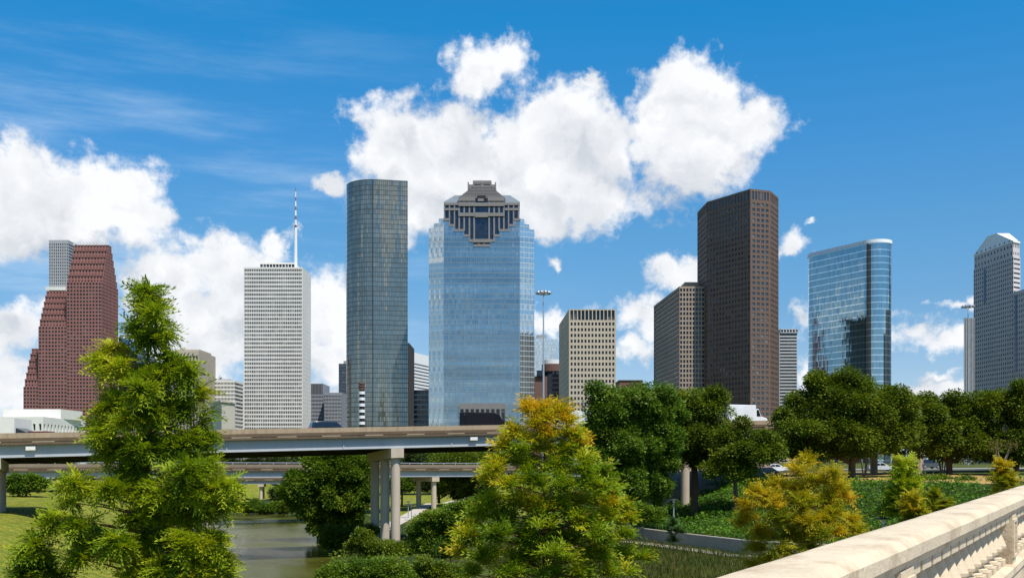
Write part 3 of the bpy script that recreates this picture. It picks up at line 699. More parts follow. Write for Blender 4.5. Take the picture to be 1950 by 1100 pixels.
# --- curved glass tower with a white rim
cg = curtain('teal_curtain_wall', (0.30, 0.42, 0.45), (0.30, 0.38, 0.42), 1.5, 5.6, .07, .02, .02, .07, .95, .05, bands=(5.6, .16, (.82, .86, .86)), wave=.03)
Y = 900; r = bldg('curved_glass_tower', 'sleek teal glass tower with rounded ends, white floor lines and a white roof rim', 300, 915)
H = zt(463, Y); d = Vector((.49, -.872)); nn = Vector((-.872, -.49)); T = 13.2
p_r = Vector((xt(1646, 900), 900)); p_l = p_r - d * 60; cr_ = p_r - nn * T; cl_ = p_l - nn * T
def stadium(T, k=20):
    pts = []
    for i in range(k + 1):      # left end, back to front
        a = math.pi * i / k; v = nn * -math.cos(a) - d * math.sin(a); pts.append(tuple(cl_ + v * T))
    for i in range(k + 1):
        a = math.pi * i / k; v = nn * math.cos(a) + d * math.sin(a); pts.append(tuple(cr_ + v * T))
    return pts
st = stadium(T)
mb = MB(); mb.prism(st, GZ, H); b = mb.build('curtain_wall', cg, r); smooth_by_angle(b, 40)
mb = MB(); mb.prism(stadium(T + .7), H - .6, H + 2.2, floor=True); smooth_by_angle(mb.build('roof_rim', surf('white_rim', (.85, .86, .87), .03, rough=.4), r), 40)

# --- ribbed slab and the grey tower with a white crown
Y = 850; r = bldg('ribbed_slab', 'grey slab of close vertical ribs standing beside the white-crowned tower', xt(1846, Y), Y)
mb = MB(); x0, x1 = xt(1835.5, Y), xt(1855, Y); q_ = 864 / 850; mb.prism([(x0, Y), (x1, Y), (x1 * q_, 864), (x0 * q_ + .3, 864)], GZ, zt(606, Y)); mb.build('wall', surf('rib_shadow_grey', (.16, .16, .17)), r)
mb = MB()
for i in range(7):
    u = xt(1835.5, Y) + i * 1.24; mb.bx(u, u + .7, Y - .9, Y - .02, GZ, zt(605, Y))
mb.build('rib', surf('rib_grey', (.36, .36, .37)), r)
gt = surf('grey_violet_granite', (0.56, 0.51, 0.50), 0.08, 0.05); wt = surf('white_crown_panel', (.80, .78, .72), .04, .1, .6)
r = bldg('white_crowned_tower', 'grey granite tower of small dark windows topped by a white truncated pyramid', 430, 920)
A = Vector((420.6, 957)); B = Vector((426.3, 893)); C = Vector((xt(1943, 899), 899)); D = Vector((448, 960)); E = Vector((436, 975))
Hm = zt(488, 893); mb = MB(); wins = []; pl = [A, B, C, D, E]
facade(mb, wins, A, B, GZ, Hm, 19, 44, wf=.5, hf=.55, rec=.5)
facade(mb, wins, B, C, GZ, Hm, 1, 44, wf=.9, hf=.4, rec=.4)
for p, q in ((C, D), (D, E), (E, A)): mb.quad((*p, GZ), (*q, GZ), (*q, Hm), (*p, Hm))
mb.poly([(*p, Hm) for p in pl]); mb.build('wall', gt, r)
cxy = sum(pl, Vector((0, 0))) / 5; ring_at = lambda k: [cxy + (p - cxy) * k for p in pl]
z1 = zt(477, 930); ring = ring_at(.97); m2 = MB(); w2 = []
facade(m2, w2, ring[0], ring[1], Hm, z1, 12, 2, wf=.4, hf=.4); facade(m2, w2, ring[1], ring[2], Hm, z1, 4, 2, wf=.4, hf=.4)
for i in (2, 3, 4): p, q = ring[i], ring[(i + 1) % 5]; m2.quad((*p, Hm), (*q, Hm), (*q, z1), (*p, z1))
m2.poly([(*p, z1) for p in ring]); tsy = m2.build('top_storey', gt, r); windows(tsy, w2, win_dark)
m3 = MB(); cc_ = Vector((430.6, 931)); k5 = lambda k: [tuple(cc_ + (p - cc_) * k) for p in pl]
a, bq, zc0, zc1 = k5(1.0), [tuple(cc_ + Vector(v)) for v in ((-6.6, 6), (-4.2, -7), (6.6, -7), (8, 6), (1, 9))], z1 + .9, zt(447.5, 931)
for i in range(5): j = (i + 1) % 5; m3.quad((*a[i], zc0), (*a[j], zc0), (*bq[j], zc1), (*bq[i], zc1)); m3.quad((*a[i], z1 + .01), (*a[j], z1 + .01), (*a[j], zc0), (*a[i], zc0))
m3.poly([(*p, zc1) for p in bq]); m3.poly([(*p, z1 + .01) for p in reversed(a)]); cw_ = m3.build('white_crown', wt, r)
for i, n_ in ((0, 8), (1, 3)):
    for k in range(n_):
        f = (k + .5) / n_; p = Vector((*a[i], zc0)).lerp(Vector((*a[i + 1], zc0)), f).lerp(Vector((*Vector(bq[i]).lerp(Vector(bq[i + 1]), f), zc1)), .09); m3 = MB(); m3.box(p, (1.3, .8, 1.0), Vector(a[i + 1]) - Vector(a[i])); m3.build('vent_slot', win_dark, cw_)
mb = MB(); Wl = Vector((431.2, 846)); Bw = B + (Wl - B).normalized() * .3; Hw = zt(556, 893); R2 = Vector((478, 850)); R3 = Vector((478, 895))
facade(mb, wins, Bw, Wl, GZ, Hw, 14, 32, wf=.46, hf=.52, rec=.5, mt=2)
facade(mb, wins, Wl, R2, GZ, Hw, 14, 32, wf=.46, hf=.52, rec=.5, mt=2); mb.poly([(*Bw, Hw), (*Wl, Hw), (*R2, Hw), (*R3, Hw)]); mb.quad((*R3, GZ), (*Bw, GZ), (*Bw, Hw), (*R3, Hw)); mb.build('lower_wing', gt, r); windows(r, wins, win_dark)
dd = (B - A).normalized(); n2 = Vector((dd.y, -dd.x)); bsm = glossy('blue_glass_strip', (.03, .06, .16), .08, 0, .6)
for (px, y0, y1) in ((1875.5, 513, 576), (1935, 562, 707)):
    ratio = (px - 975) / F; t_ = (ratio * A.y - A.x) / (dd.x - ratio * dd.y); p = A + dd * t_ + n2 * .12; mb = MB()
    mb.box((p.x, p.y, (zt(y0, p.y) + zt(y1, p.y)) / 2), (2.9, .3, abs(zt(y0, p.y) - zt(y1, p.y))), dd); mb.build('blue_strip', bsm, r)
# ------------------------------------------------------------------ terrain, water
def smooth(t): t = np.clip(t, 0, 1); return t * t * (3 - 2 * t)
def interp(y, ys, vs): return np.interp(y, ys, vs)
EDGE = np.array([(70, 60), (40, 84), (27.7, 96), (22.6, 100), (13.9, 120), (8, 150), (6, 200), (0, 300), (0, 420)], float)   # foot of the right bank
def edge_dist(x, y):
    best = np.full(x.shape, 1e9); sgn = np.zeros(x.shape)
    for a, b in zip(EDGE[:-1], EDGE[1:]):
        d = b - a; L2 = (d ** 2).sum(); t = np.clip(((x - a[0]) * d[0] + (y - a[1]) * d[1]) / L2, 0, 1)
        qx, qy = x - (a[0] + d[0] * t), y - (a[1] + d[1] * t); r = np.hypot(qx, qy); cr = -(d[0] * (y - a[1]) - d[1] * (x - a[0]))
        m = r < best; best = np.where(m, r, best); sgn = np.where(m, np.sign(cr), sgn)
    return best * sgn
YB = [-60, 0, 53, 102, 124, 160, 219, 240]
XL = [-8, -11, -21, -32, -38, -49, -62, -66]; XR = [16, 4, -9, -19.0, -21.3, -30, -45, -52]
def terrain(x, y):
    x = np.asarray(x, float); y = np.asarray(y, float)
    xl, xr = interp(y, YB, XL), interp(y, YB, XR); dl = xl - x; dr = x - xr
    # heights relative to the eye
    zl = -12.6 + 1.1 * smooth((dl + 1) / 1.2) + 6.1 * smooth(dl / 19) + 0.35 * np.sin(x * .05) * smooth(dl / 15)
    s = edge_dist(x, y)
    top = interp(x, [0, 15, 40, 70, 120], [-3.9, -3.6, -2.3, -1.9, -1.5])
    wallz = interp(x, [0, 10, 14, 60], [-9.6, -9.2, -7.95, -7.95])
    zr = -12.6 + 1.1 * smooth((dr + 1) / 1.2) + 1.3 * smooth(dr / 8) + 1.2 * smooth((dr - 8) / 30)
    zb = wallz + (top - wallz) * smooth(s / 27) ** .9
    zr = np.where(s > 1.4, zb, zr)
    zz = np.where(dl > dr, zl, zr); inside = (dl < 0) & (dr < 0); zz = np.where(inside, -12.9, zz)
    zz = np.where((dl <= 0) & (dl > -1.0), np.maximum(zz, -12.6), zz)
    # far end of the bayou and the ground beyond
    far = smooth((y - 221) / 14); zfar = interp(y, [221, 260, 340, 420, 520], [-10.6, -9.6, -8.0, -6.0, -3.0])
    low = smooth((30 - x) / 25) * smooth((x + 75) / 15)
    zz = np.where((y > 221), zz * (1 - far * low) + zfar * far * low, zz)
    g = smooth((y - 380) / 120); zz = zz * (1 - g) + (GZ - CZ - .5) * g
    return zz + CZ
def tz(x, y): return float(terrain(np.array([x]), np.array([y]))[0])
def grid_axis(segs):
    out = []
    for a, b, st in segs: out += list(np.arange(a, b, st))
    return np.array(out + [segs[-1][1]])
gx = grid_axis([(-9000, -1500, 1500), (-1500, -300, 150), (-300, -90, 10), (-90, 90, 1.1), (90, 200, 5), (200, 1500, 130), (1500, 9000, 1500)])
gy_ = grid_axis([(-6000, -600, 900), (-600, -60, 60), (-60, 40, 4), (40, 240, 1.2), (240, 520, 6), (520, 2000, 160), (2000, 12000, 1500)])
GXX, GYY = np.meshgrid(gx, gy_); GZZ = terrain(GXX, GYY)
rough_ = (np.sin(GXX * .7 + 1.3 * np.sin(GYY * .31)) + np.sin(GYY * .9 + GXX * .4)) * .05
GZZ = GZZ + rough_ * ((GYY > 40) & (GYY < 240) & (np.abs(GXX) < 90))
V = np.stack([GXX.ravel(), GYY.ravel(), GZZ.ravel()], 1); nx, ny = len(gx), len(gy_)
idx = np.arange(nx * ny).reshape(ny, nx); Q = np.stack([idx[:-1, :-1].ravel(), idx[:-1, 1:].ravel(), idx[1:, 1:].ravel(), idx[1:, :-1].ravel()], 1)
# ground cover: 0 lawn, .33 meadow / rough grass, .66 bare tan dirt, 1 dark soil under ivy
cxq, cyq = V[Q].mean(1)[:, 0], V[Q].mean(1)[:, 1]; sq = edge_dist(cxq, cyq); xl_, xr_ = interp(cyq, YB, XL), interp(cyq, YB, XR)
cover = np.zeros(len(Q)); right = cxq > xr_ - 1
cover[right] = .33; cover[right & (sq > 0) & (sq < 24)] = 1.0; cover[right & (sq >= 24)] = np.where((cxq[right & (sq >= 24)] < 62) & (cyq[right & (sq >= 24)] < 176), .66, .33)  # right of the tan dirt the darker meadow colour stands in for shade
cover[right & (sq < 0) & (cxq < xr_ + 14)] = 1.0; cover[right & (sq <= 0) & (cyq > 170) & (cxq > xr_ + 12)] = 0.0
cover[(cxq < xr_) & (cxq > xl_ - 1.2)] = 1.0
cover[(cyq > 260) & (cxq < 10)] = 0.1; cover[(cyq > 520)] = .5
m, nt = newmat('ground_cover'); t = NT(nt)
at = t.n('ShaderNodeAttribute'); at.attribute_name = 'tint'; tc = t.n('ShaderNodeTexCoord').outputs['Object']
n1 = t.noise(tc, .12, 6, .6); n2 = t.noise(tc, 1.6, 5, .65); n3 = t.noise(t.vec('MULTIPLY', tc, (1.0, .12, 1.0)), 1.1, 5, .7)
wv = t.n('ShaderNodeTexWave'); wv.inputs['Scale'].default_value = .16; wv.inputs['Distortion'].default_value = 2.5; wv.inputs['Detail'].default_value = 3; wv.inputs['Detail Scale'].default_value = .6
rr = t.n('ShaderNodeVectorRotate', rotation_type='Z_AXIS'); rr.inputs['Angle'].default_value = .9; t.L.new(tc, rr.inputs['Vector']); t.L.new(rr.outputs[0], wv.inputs['Vector'])
lf = t.math('ADD', t.math('MULTIPLY', n3, .55), t.math('MULTIPLY', n1, .45)); lf = t.math('ADD', lf, t.math('MULTIPLY', t.math('SUBTRACT', wv.outputs['Fac'], .5), .16))
lawn = t.mix(t.remap(lf, .38, .62), (.16, .175, .018), (.38, .30, .045)); lawn = t.mix(t.remap(n2, .35, .7), scl((.10, .15, .02), .9), lawn)
mead = t.mix(t.remap(n2, .35, .65), (.045, .065, .012), (.11, .10, .025)); mead = t.mix(t.remap(n1, .45, .62), mead, (.05, .08, .012))
dirt = t.mix(t.remap(n2, .3, .7), (.30, .17, .06), (.46, .30, .11)); dirt = t.mix(t.remap(n1, .48, .6), dirt, (.26, .22, .05))
soil = t.mix(n2, (.022, .036, .008), (.04, .06, .014))
f = at.outputs['Fac']; st_ = lambda a: t.math('GREATER_THAN', f, a)
c = t.mix(st_(.2), lawn, mead); c = t.mix(st_(.5), c, dirt); c = t.mix(st_(.8), c, soil)
bs = t.bsdf(Base_Color=c, Roughness=.95); bs.inputs['Specular IOR Level'].default_value = .1
bn = t.n('ShaderNodeBump'); bn.inputs['Strength'].default_value = .5; bn.inputs['Distance'].default_value = .25; t.L.new(n2, bn.inputs['Height']); t.L.new(bn.outputs[0], bs.inputs['Normal'])
g = np_mesh('ground', V, Q, m, None, cover); tag(g, kind='structure'); g.data.polygons.foreach_set('use_smooth', [True] * len(Q))

# water
m, nt = newmat('bayou_water'); t = NT(nt); tc = t.n('ShaderNodeTexCoord').outputs['Object']
w1 = t.noise(t.vec('MULTIPLY', tc, (.5, .9, 1)), .9, 5, .6); w2 = t.noise(tc, 5.0, 3, .5); w3 = t.noise(tc, .07, 3, .5)
c = t.mix(t.remap(w3, .4, .6), (.06, .066, .010), (.095, .095, .018))
bs = t.bsdf(Base_Color=c, Roughness=t.remap(w3, .42, .58, .08, .22)); bs.inputs['IOR'].default_value = 1.33; bs.inputs['Specular IOR Level'].default_value = .2
bn = t.n('ShaderNodeBump'); bn.inputs['Strength'].default_value = .12; bn.inputs['Distance'].default_value = .12
t.L.new(t.math('ADD', w1, t.math('MULTIPLY', w2, .35)), bn.inputs['Height']); t.L.new(bn.outputs[0], bs.inputs['Normal'])
mb = MB(); ys = [-60, 0, 53, 102, 124, 160, 219, 232]
for a, b in zip(ys[:-1], ys[1:]):
    l0, l1, r0, r1 = (float(np.interp(q, YB, w)) for q, w in ((a, XL), (b, XL), (a, XR), (b, XR)))
    mb.quad((l0 - 1.3, a, .5), (r0 + 1.3, a, .5), (r1 + 1.3, b, .5), (l1 - 1.3, b, .5))
tag(mb.build('water', m), kind='structure')

# retaining wall of the lower path, the path itself, kerb
wallc = surf('weathered_wall_concrete', (.30, .27, .23), .25, .4, .9, .35)
WP = [Vector(p) for p in ((11.5, 127), (13.9, 120), (17, 112), (22.6, 100), (27.7, 96), (40, 84), (58, 69))]
mb = MB()
for a, b in zip(WP[:-1], WP[1:]):
    d = b - a; c = (a + b) / 2; mb.box((c.x, c.y, CZ - 8.5), (d.length + .02, .32, 1.5), d)
rw = tag(mb.build('retaining_wall', wallc), 'low curved grey concrete retaining wall at the foot of the ivy bank', 'wall')
mb = MB()
for a, b in zip(WP[:-1], WP[1:]):
    d = b - a; c = (a + b) / 2; mb.box((c.x, c.y, CZ - 7.70), (d.length + .04, .42, .1), d)
mb.build('coping', surf('wall_coping', (.42, .37, .31), .2, .5, .85), rw)
def ribbon(name, pts, w, mat, lift=.05, z=None):
    mb = MB(); pts = [Vector(p) for p in pts]; fine = []
    for a, b in zip(pts[:-1], pts[1:]):
        k = max(1, int((b - a).length / 3)); fine += [a.lerp(b, i / k) for i in range(k)]
    fine.append(pts[-1]); L = []
    for i, p in enumerate(fine):
        d = (fine[min(i + 1, len(fine) - 1)] - fine[max(i - 1, 0)]).normalized(); nrm = Vector((-d.y, d.x)); row = []
        for s_ in (-1, 1):
            q = p + nrm * w / 2 * s_; row.append((q.x, q.y))
        zz = (max(tz(*row[0]), tz(*row[1]), tz(p.x, p.y)) + lift) if z is None else z
        L.append([(x, y, zz) for x, y in row])
    for a, b in zip(L[:-1], L[1:]): mb.quad(a[1], a[0], b[0], b[1])
    return tag(mb.build(name, mat), kind='structure')
pathm = surf('path_concrete', (.46, .41, .34), .12, .3, .9)
ribbon('path', [(-19, 150), (-18.2, 174), (-17.6, 205), (-16, 237), (-11, 262), (-2, 285)], 2.6, pathm, .09)
ribbon('path', [(8.3, 131), (11.8, 118), (20.5, 98.5), (26.5, 94), (39, 82)], 1.9, pathm, .09)
ribbon('road', [(24, 186), (60, 181), (90, 178), (160, 176)], 9, surf('asphalt', (.075, .072, .07), .2, .4, .95), .06)
ribbon('kerb_strip', [(24, 175.6), (60, 172.6), (90, 171.6), (160, 170)], 1.3, pathm, .12)
ribbon('parking_lot', [(64, 205), (90, 203), (150, 201)], 22, surf('pale_asphalt', (.25, .235, .22), .2, .3, .95), .08)

# ------------------------------------------------------------------ the bridge one stands on, with its balustrade
stone = surf('cast_stone', (.62, .51, .36), .2, 1.8, .9, 0, .22, dirt=(.36, .23, .13))
TH = math.atan(1195 / F); RD = Vector((math.sin(TH), math.cos(TH), .0082)); RN = Vector((-math.cos(TH), math.sin(TH), 0))   # along, and outward (away from the walker)
_nt = NT(stone.node_tree); _tc = _nt.n('ShaderNodeTexCoord').outputs['Object']; _b = [x for x in stone.node_tree.nodes if x.type == 'BSDF_PRINCIPLED'][0]; _src = _b.inputs['Base Color'].links[0].from_socket
_d = _nt.math('MULTIPLY', _nt.remap(_nt.noise(_tc, 1.9, 7, .68), .50, .70), .68)
_nt.L.new(_nt.mix(_d, _src, (.30, .19, .105)), _b.inputs['Base Color'])
h = .5; RAILTOP = CZ - h
bal = empty('balustrade', (RN.x * 1.3, RN.y * 1.3, CZ - 1.55), 'pale cast stone balustrade with vase balusters along the near bridge', 'balustrade')
UP = Vector((0, 0, 1))
def rp(s, D, z): return Vector((0, 0, 0)) + RD * s + RN * D + Vector((0, 0, CZ + z))
def sweep(mb, prof, s0, s1, step):
    """closed profile of (D, z) pairs swept along the rail"""
    n = int((s1 - s0) / step); prev = None; rnd = random.Random(3)
    for i in range(n + 1):
        s = s0 + (s1 - s0) * i / n; jit = [(rnd.uniform(-.0013, .0013), rnd.uniform(-.0013, .0013)) for _ in prof]
        ring = [rp(s, D + a, z + b) for (D, z), (a, b) in zip(prof, jit)]
        if prev:
            for k in range(len(prof)):
                j = (k + 1) % len(prof); mb.quad(prev[k], ring[k], ring[j], prev[j], ((s, k), (s + step, k), (s + step, k + 1), (s, k + 1)))
        else: mb.poly(ring)
        prev = ring
    mb.poly(list(reversed(prev)))
S0, S1 = -3.0, 34.0
TOPR = [(1.13, -.525), (1.11, -.545), (1.11, -.615), (1.135, -.625), (1.15, -.675), (1.46, -.675), (1.49, -.61), (1.49, -.53), (1.46, -.507), (1.40, -.50), (1.19, -.50), (1.15, -.508)][::-1]
cuts = [S0] + [6.30 + .395 * k for k in range(-15, 70, 15) if S0 + 1 < 6.30 + .395 * k < S1 - 1] + [S1]
for a_, b_ in zip(cuts[:-1], cuts[1:]):       # coping stones with open joints over the piers
    mb = MB(); sweep(mb, TOPR, a_ + .004, b_ - .004, .25); o = mb.build('top_rail', stone, bal, weld=True); smooth_by_angle(o, 30)
mb = MB(); sweep(mb, [(1.10, -1.20), (1.10, -1.27), (1.13, -1.29), (1.13, -1.55), (1.50, -1.55), (1.50, -1.20), (1.46, -1.18), (1.14, -1.18)][::-1], S0, S1, .5)
o = mb.build('bottom_rail', stone, bal, weld=True); smooth_by_angle(o, 30)
SP = .395; s_p = 6.30
def sq_block(mb, s, D0, D1, z0, z1, w, bev=0):
    c = (rp(s, (D0 + D1) / 2, z0) + rp(s, (D0 + D1) / 2, z1)) / 2
    mb.obox(c, RD * w / 2, -RN * (D1 - D0) / 2, UP * (z1 - z0) / 2)
def baluster_proto():
    mb = MB(); sq_block(mb, 0, 1.16, 1.45, -.745, -.677, .315); sq_block(mb, 0, 1.19, 1.42, -1.178, -1.12, .26)
    prof = [(.10, -1.12), (.10, -1.105), (.065, -1.085), (.06, -1.06), (.10, -1.035), (.132, -1.00), (.136, -.975), (.118, -.93), (.092, -.87), (.074, -.82), (.066, -.785), (.09, -.775), (.09, -.757), (.075, -.745)]
    c = rp(0, 1.305, 0); mb.lathe((c.x, c.y, CZ), prof, 14)
    return mb
bm_ = baluster_proto(); base = bm_.build('baluster', stone, bal); smooth_by_angle(base, 30)
b0 = base.location.copy(); k0 = int((S0 + .6 - s_p) / SP); first = True; piers = set(range(-60, 100, 15))
pmb = None
for k in range(k0, int((S1 - s_p) / SP)):
    s = s_p + SP * k
    if k in piers:
        mb = MB(); sq_block(mb, s, 1.135, 1.475, -1.178, -.677, .385)
        pr = mb.build('pier', stone, bal)
        mb = MB()
        for (ds, z0, z1, w) in ((-.15, -1.12, -.72, .05), (.15, -1.12, -.72, .05), (0, -.75, -.72, .25), (0, -1.12, -1.09, .25)): sq_block(mb, s + ds, 1.118, 1.134, z0, z1, w)
        mb.build('panel_frame', stone, pr)
    else:
        o = base if first else base.copy()
        if not first: COL.objects.link(o)
        o.parent = bal; o.location = b0 + RD * s; first = False
# deck of the bridge: pavement, kerb, road
bd = empty('near_bridge', (RN.x * -4, RN.y * -4, 0.5), 'concrete road bridge carrying the pale stone balustrade', 'bridge')
mb = MB(); sweep(mb, [(1.55, -1.553), (1.55, -2.6), (-9, -2.6), (-9, -1.8), (-1.0, -1.8), (-1.0, -1.62), (1.08, -1.62), (1.08, -1.553)][::-1], S0 - 20, S1 + 26, 4)
mb.build('deck_slab', surf('deck_concrete', (.36, .33, .29), .2, .5, .9), bd)
mb = MB(); sweep(mb, [(-1.02, -1.79), (-8.9, -1.79), (-8.9, -1.794), (-1.02, -1.794)], S0 - 20, S1 + 26, 4); mb.build('road_surface', surf('bridge_asphalt', (.07, .07, .07), .2, .6, .95), bd)
mb = MB()
for s in (-14, 44):
    for D in (.4, -4, -8): c = rp(s, D, 0); mb.tube([(c.x, c.y, tz(c.x, c.y) - .5), (c.x, c.y, CZ - 2.55)], .45, 14)
mb.build('support', surf('support_concrete', (.4, .37, .32)), bd)

# ------------------------------------------------------------------ elevated highways
par = surf('parapet_concrete', (.38, .285, .19), .2, .35, .9, .5, dirt=(.16, .10, .06))
parl = surf('parapet_concrete_pale', (.24, .185, .135), .22, .3, .9, .45, dirt=(.15, .11, .08))
steel = surf('girder_paint', (.40, .41, .425), .06, .15, .5, .25, dirt=(.22, .24, .27))
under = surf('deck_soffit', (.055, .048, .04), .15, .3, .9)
colm = surf('column_concrete', (.50, .41, .32), .12, .35, .9, .35, dirt=(.26, .20, .15))
asph = surf('highway_asphalt', (.12, .115, .11), .2, .4, .95)
fasc = surf('dark_brown_fascia', (.14, .095, .06), .3, .6, .9, .4, dirt=(.05, .035, .025))  # lower parapet strip, darker brown than the top, with darker streaks
lipm = surf('drain_lip_concrete', (.40, .32, .23), .2, .4, .9)
class Way:
    def __init__(s, o, d, z0, slope, width, bank=0.0):
        s.o = Vector(o); s.d = Vector(d).normalized(); s.n = Vector((-s.d.y, s.d.x)); s.z0 = z0; s.slope = slope; s.w = width; s.bank = bank
    def p(s, t, v, z):     # v across from the near edge, z relative to the near parapet's top
        q = s.o + s.d * t + s.n * v; return Vector((q.x, q.y, CZ + s.z0 + s.slope * t + z - s.bank * v))
    def bar(s, mb, t0, t1, v0, v1, z0, z1, step=8):
        n = max(1, int((t1 - t0) / step)); prev = None
        for i in range(n + 1):
            t = t0 + (t1 - t0) * i / n; ring = [s.p(t, v0, z0), s.p(t, v1, z0), s.p(t, v1, z1), s.p(t, v0, z1)]
            if prev:
                for k in range(4): j = (k + 1) % 4; mb.quad(prev[k], ring[k], ring[j], prev[j])
            else: mb.poly(ring[::-1])
            prev = ring
        mb.poly(prev)
def highway(label, way, t0, t1, girders=5, gd=1.25, pm=par, rail=False, bents=(), colr=.55, ncol=3, inset=1.4, colspan=None, zcap=1.1):
    c = way.p((t0 + t1) / 2, way.w / 2, -8); root = empty('elevated_highway', c, label, 'highway')
    mb = MB(); way.bar(mb, t0, t1, .36, way.w - .36, -.95, -.85); mb.build('road_deck', asph, root)
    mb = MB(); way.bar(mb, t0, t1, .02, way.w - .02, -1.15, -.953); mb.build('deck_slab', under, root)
    for v in (0, way.w - .35):
        mb = MB(); way.bar(mb, t0, t1, v, v + .35, -.52, 0); way.bar(mb, t0, t1, v + .03, v + .32, -.95, -.521); pp = mb.build('parapet', pm, root)
        mb = MB(); e = -1 if v == 0 else 1; va = v - .05 if v == 0 else v + .33
        way.bar(mb, t0, t1, va, va + .07, -.86, -.53); way.bar(mb, t0, t1, va - .01, va + .08, -1.18, -.96); mb.build('fascia', fasc, pp)
        if v == 0:
            for t in np.arange(max(t0 + 2, -92), t1 - 4, 4.9): mb = MB(); way.bar(mb, t, t + 2.1, va - .012, va + .06, -.955, -.87); mb.build('drain_lip', lipm, pp)
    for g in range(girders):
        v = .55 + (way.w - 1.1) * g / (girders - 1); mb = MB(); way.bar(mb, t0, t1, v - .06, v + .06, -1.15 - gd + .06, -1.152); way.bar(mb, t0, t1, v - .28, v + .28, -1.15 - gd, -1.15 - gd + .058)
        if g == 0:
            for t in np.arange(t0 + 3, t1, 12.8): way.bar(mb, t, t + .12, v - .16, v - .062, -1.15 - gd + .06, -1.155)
        mb.build('girder', steel if g == 0 else under, root)  # inner girders: same paint, under-deck shade put into a darker colour
    if rail:
        mb = MB(); way.bar(mb, t0, t1, way.w - .3, way.w - .22, .32, .44)
        for t in np.arange(t0, t1, 2.5): way.bar(mb, t, t + .1, way.w - .3, way.w - .22, .001, .32)
        mb.build('guard_rail', metal_grey, root)
    for (t, vs) in bents:
        zc = -1.16 - gd
        v0, v1 = min(vs) - .9, max(vs) + .9
        mb = MB(); way.bar(mb, t - .75, t + .75, v0, v1, zc - zcap, zc - .02); cap = mb.build('pier_cap', colm, root)
        for v in vs:
            a = way.p(t, v, zc - zcap - .01); g = tz(a.x, a.y) - .6
            mb = MB(); mb.tube([(a.x, a.y, g), (a.x, a.y, a.z)], colr, 18); smooth_by_angle(mb.build('column', colm, root), 40)
    return root
W1 = Way((-13.1, 120.2), (1, .4), 3.8, .028, 15.5, .045)
hw1 = highway('nearest elevated highway, blue-grey steel girders on tall round concrete columns over the bayou', W1, -150, 175, 5, 1.3, par,
              bents=[(t, (.9, 5.6, 10.3)) for t in (-115.5, -80, -41.7, 0, 38.5, 77, 115.5, 154)])
for px in (58, 903):   # drain boxes on the girder
    r_ = (px - 975) / F; t = (r_ * W1.o.y - W1.o.x) / (W1.d.x - r_ * W1.d.y); mb = MB(); W1.bar(mb, t - .45, t + .45, .05, .48, -1.75, -1.35); mb.build('drain_box', white_conc, hw1)
W2 = Way((-79, 165), (64.5, 35), -.62, -.004, 11, .01)
hw2 = highway('second elevated highway, lower and farther off, with a steel rail and dark girders', W2, -70, 150, 4, 1.15, parl, True,
              bents=[(t, (1.2, 8.5)) for t in (-55, 1.5, 31, 73.5, 87, 120)], colr=.5, zcap=.9)
W3 = Way((-118, 262), (100, 14), -4.2, 0.0, 9, .01)
hw3 = highway('farthest low highway ramp, seen small under the second one over green grass', W3, -40, 100, 3, .8, parl, False,
              bents=[(t, (1.2, 6.5)) for t in (0, 26, 40, 54, 68, 86)], colr=.42, zcap=.7)
# embankment where the near highway comes to earth, under the oaks
ab = surf('abutment_concrete', (.25, .185, .13), .2, .3, .9, .3)
mb = MB(); a = [(21, 141), (40, 147), (40, 165), (21, 160)]
mb.prism(a, CZ - 6, [CZ - 4.1, CZ - 3.4, CZ - .6, CZ - .9]); tag(mb.build('abutment', ab), 'dark sloping concrete slab under the near highway behind the tree trunks', 'abutment')
# ------------------------------------------------------------------ vehicles (built along +x at the origin, then placed)
tyre_m = surf('tyre_rubber', (.018, .018, .018), .2, 2, .9); rim_m = surf('wheel_rim', (.45, .46, .48), .1, 2, .3, metallic=.8)
cglass = glossy('car_glass', (.012, .016, .02), .05, 0, .6)
red_l = glossy('tail_lamp_red', (.45, .01, .01), .15); lamp_w = glossy('head_lamp_clear', (.7, .7, .68), .1, 0, .7); black_p = surf('black_trim', (.015, .015, .016), .1, 1, .5)
def paint(name, col, rough=.22): return glossy(name, col, rough, .0, .5, .6)
def wheels(root, xs, track, rad, wid=.24):
    for x in xs:
        for sgn in (-1, 1):
            y = sgn * track / 2; mb = MB(); mb.tube([(x, y - wid / 2, rad), (x, y - wid / 2 + .03, rad), (x, y + wid / 2 - .03, rad), (x, y + wid / 2, rad)], [rad * .9, rad, rad, rad * .9], 18); w = mb.build('wheel', tyre_m, root)
            mb = MB(); yy = y + sgn * (wid / 2 + .004); mb.tube([(x, yy - .01, rad), (x, yy + .012, rad)], [rad * .62, rad * .55], 12); mb.build('rim', rim_m, w)
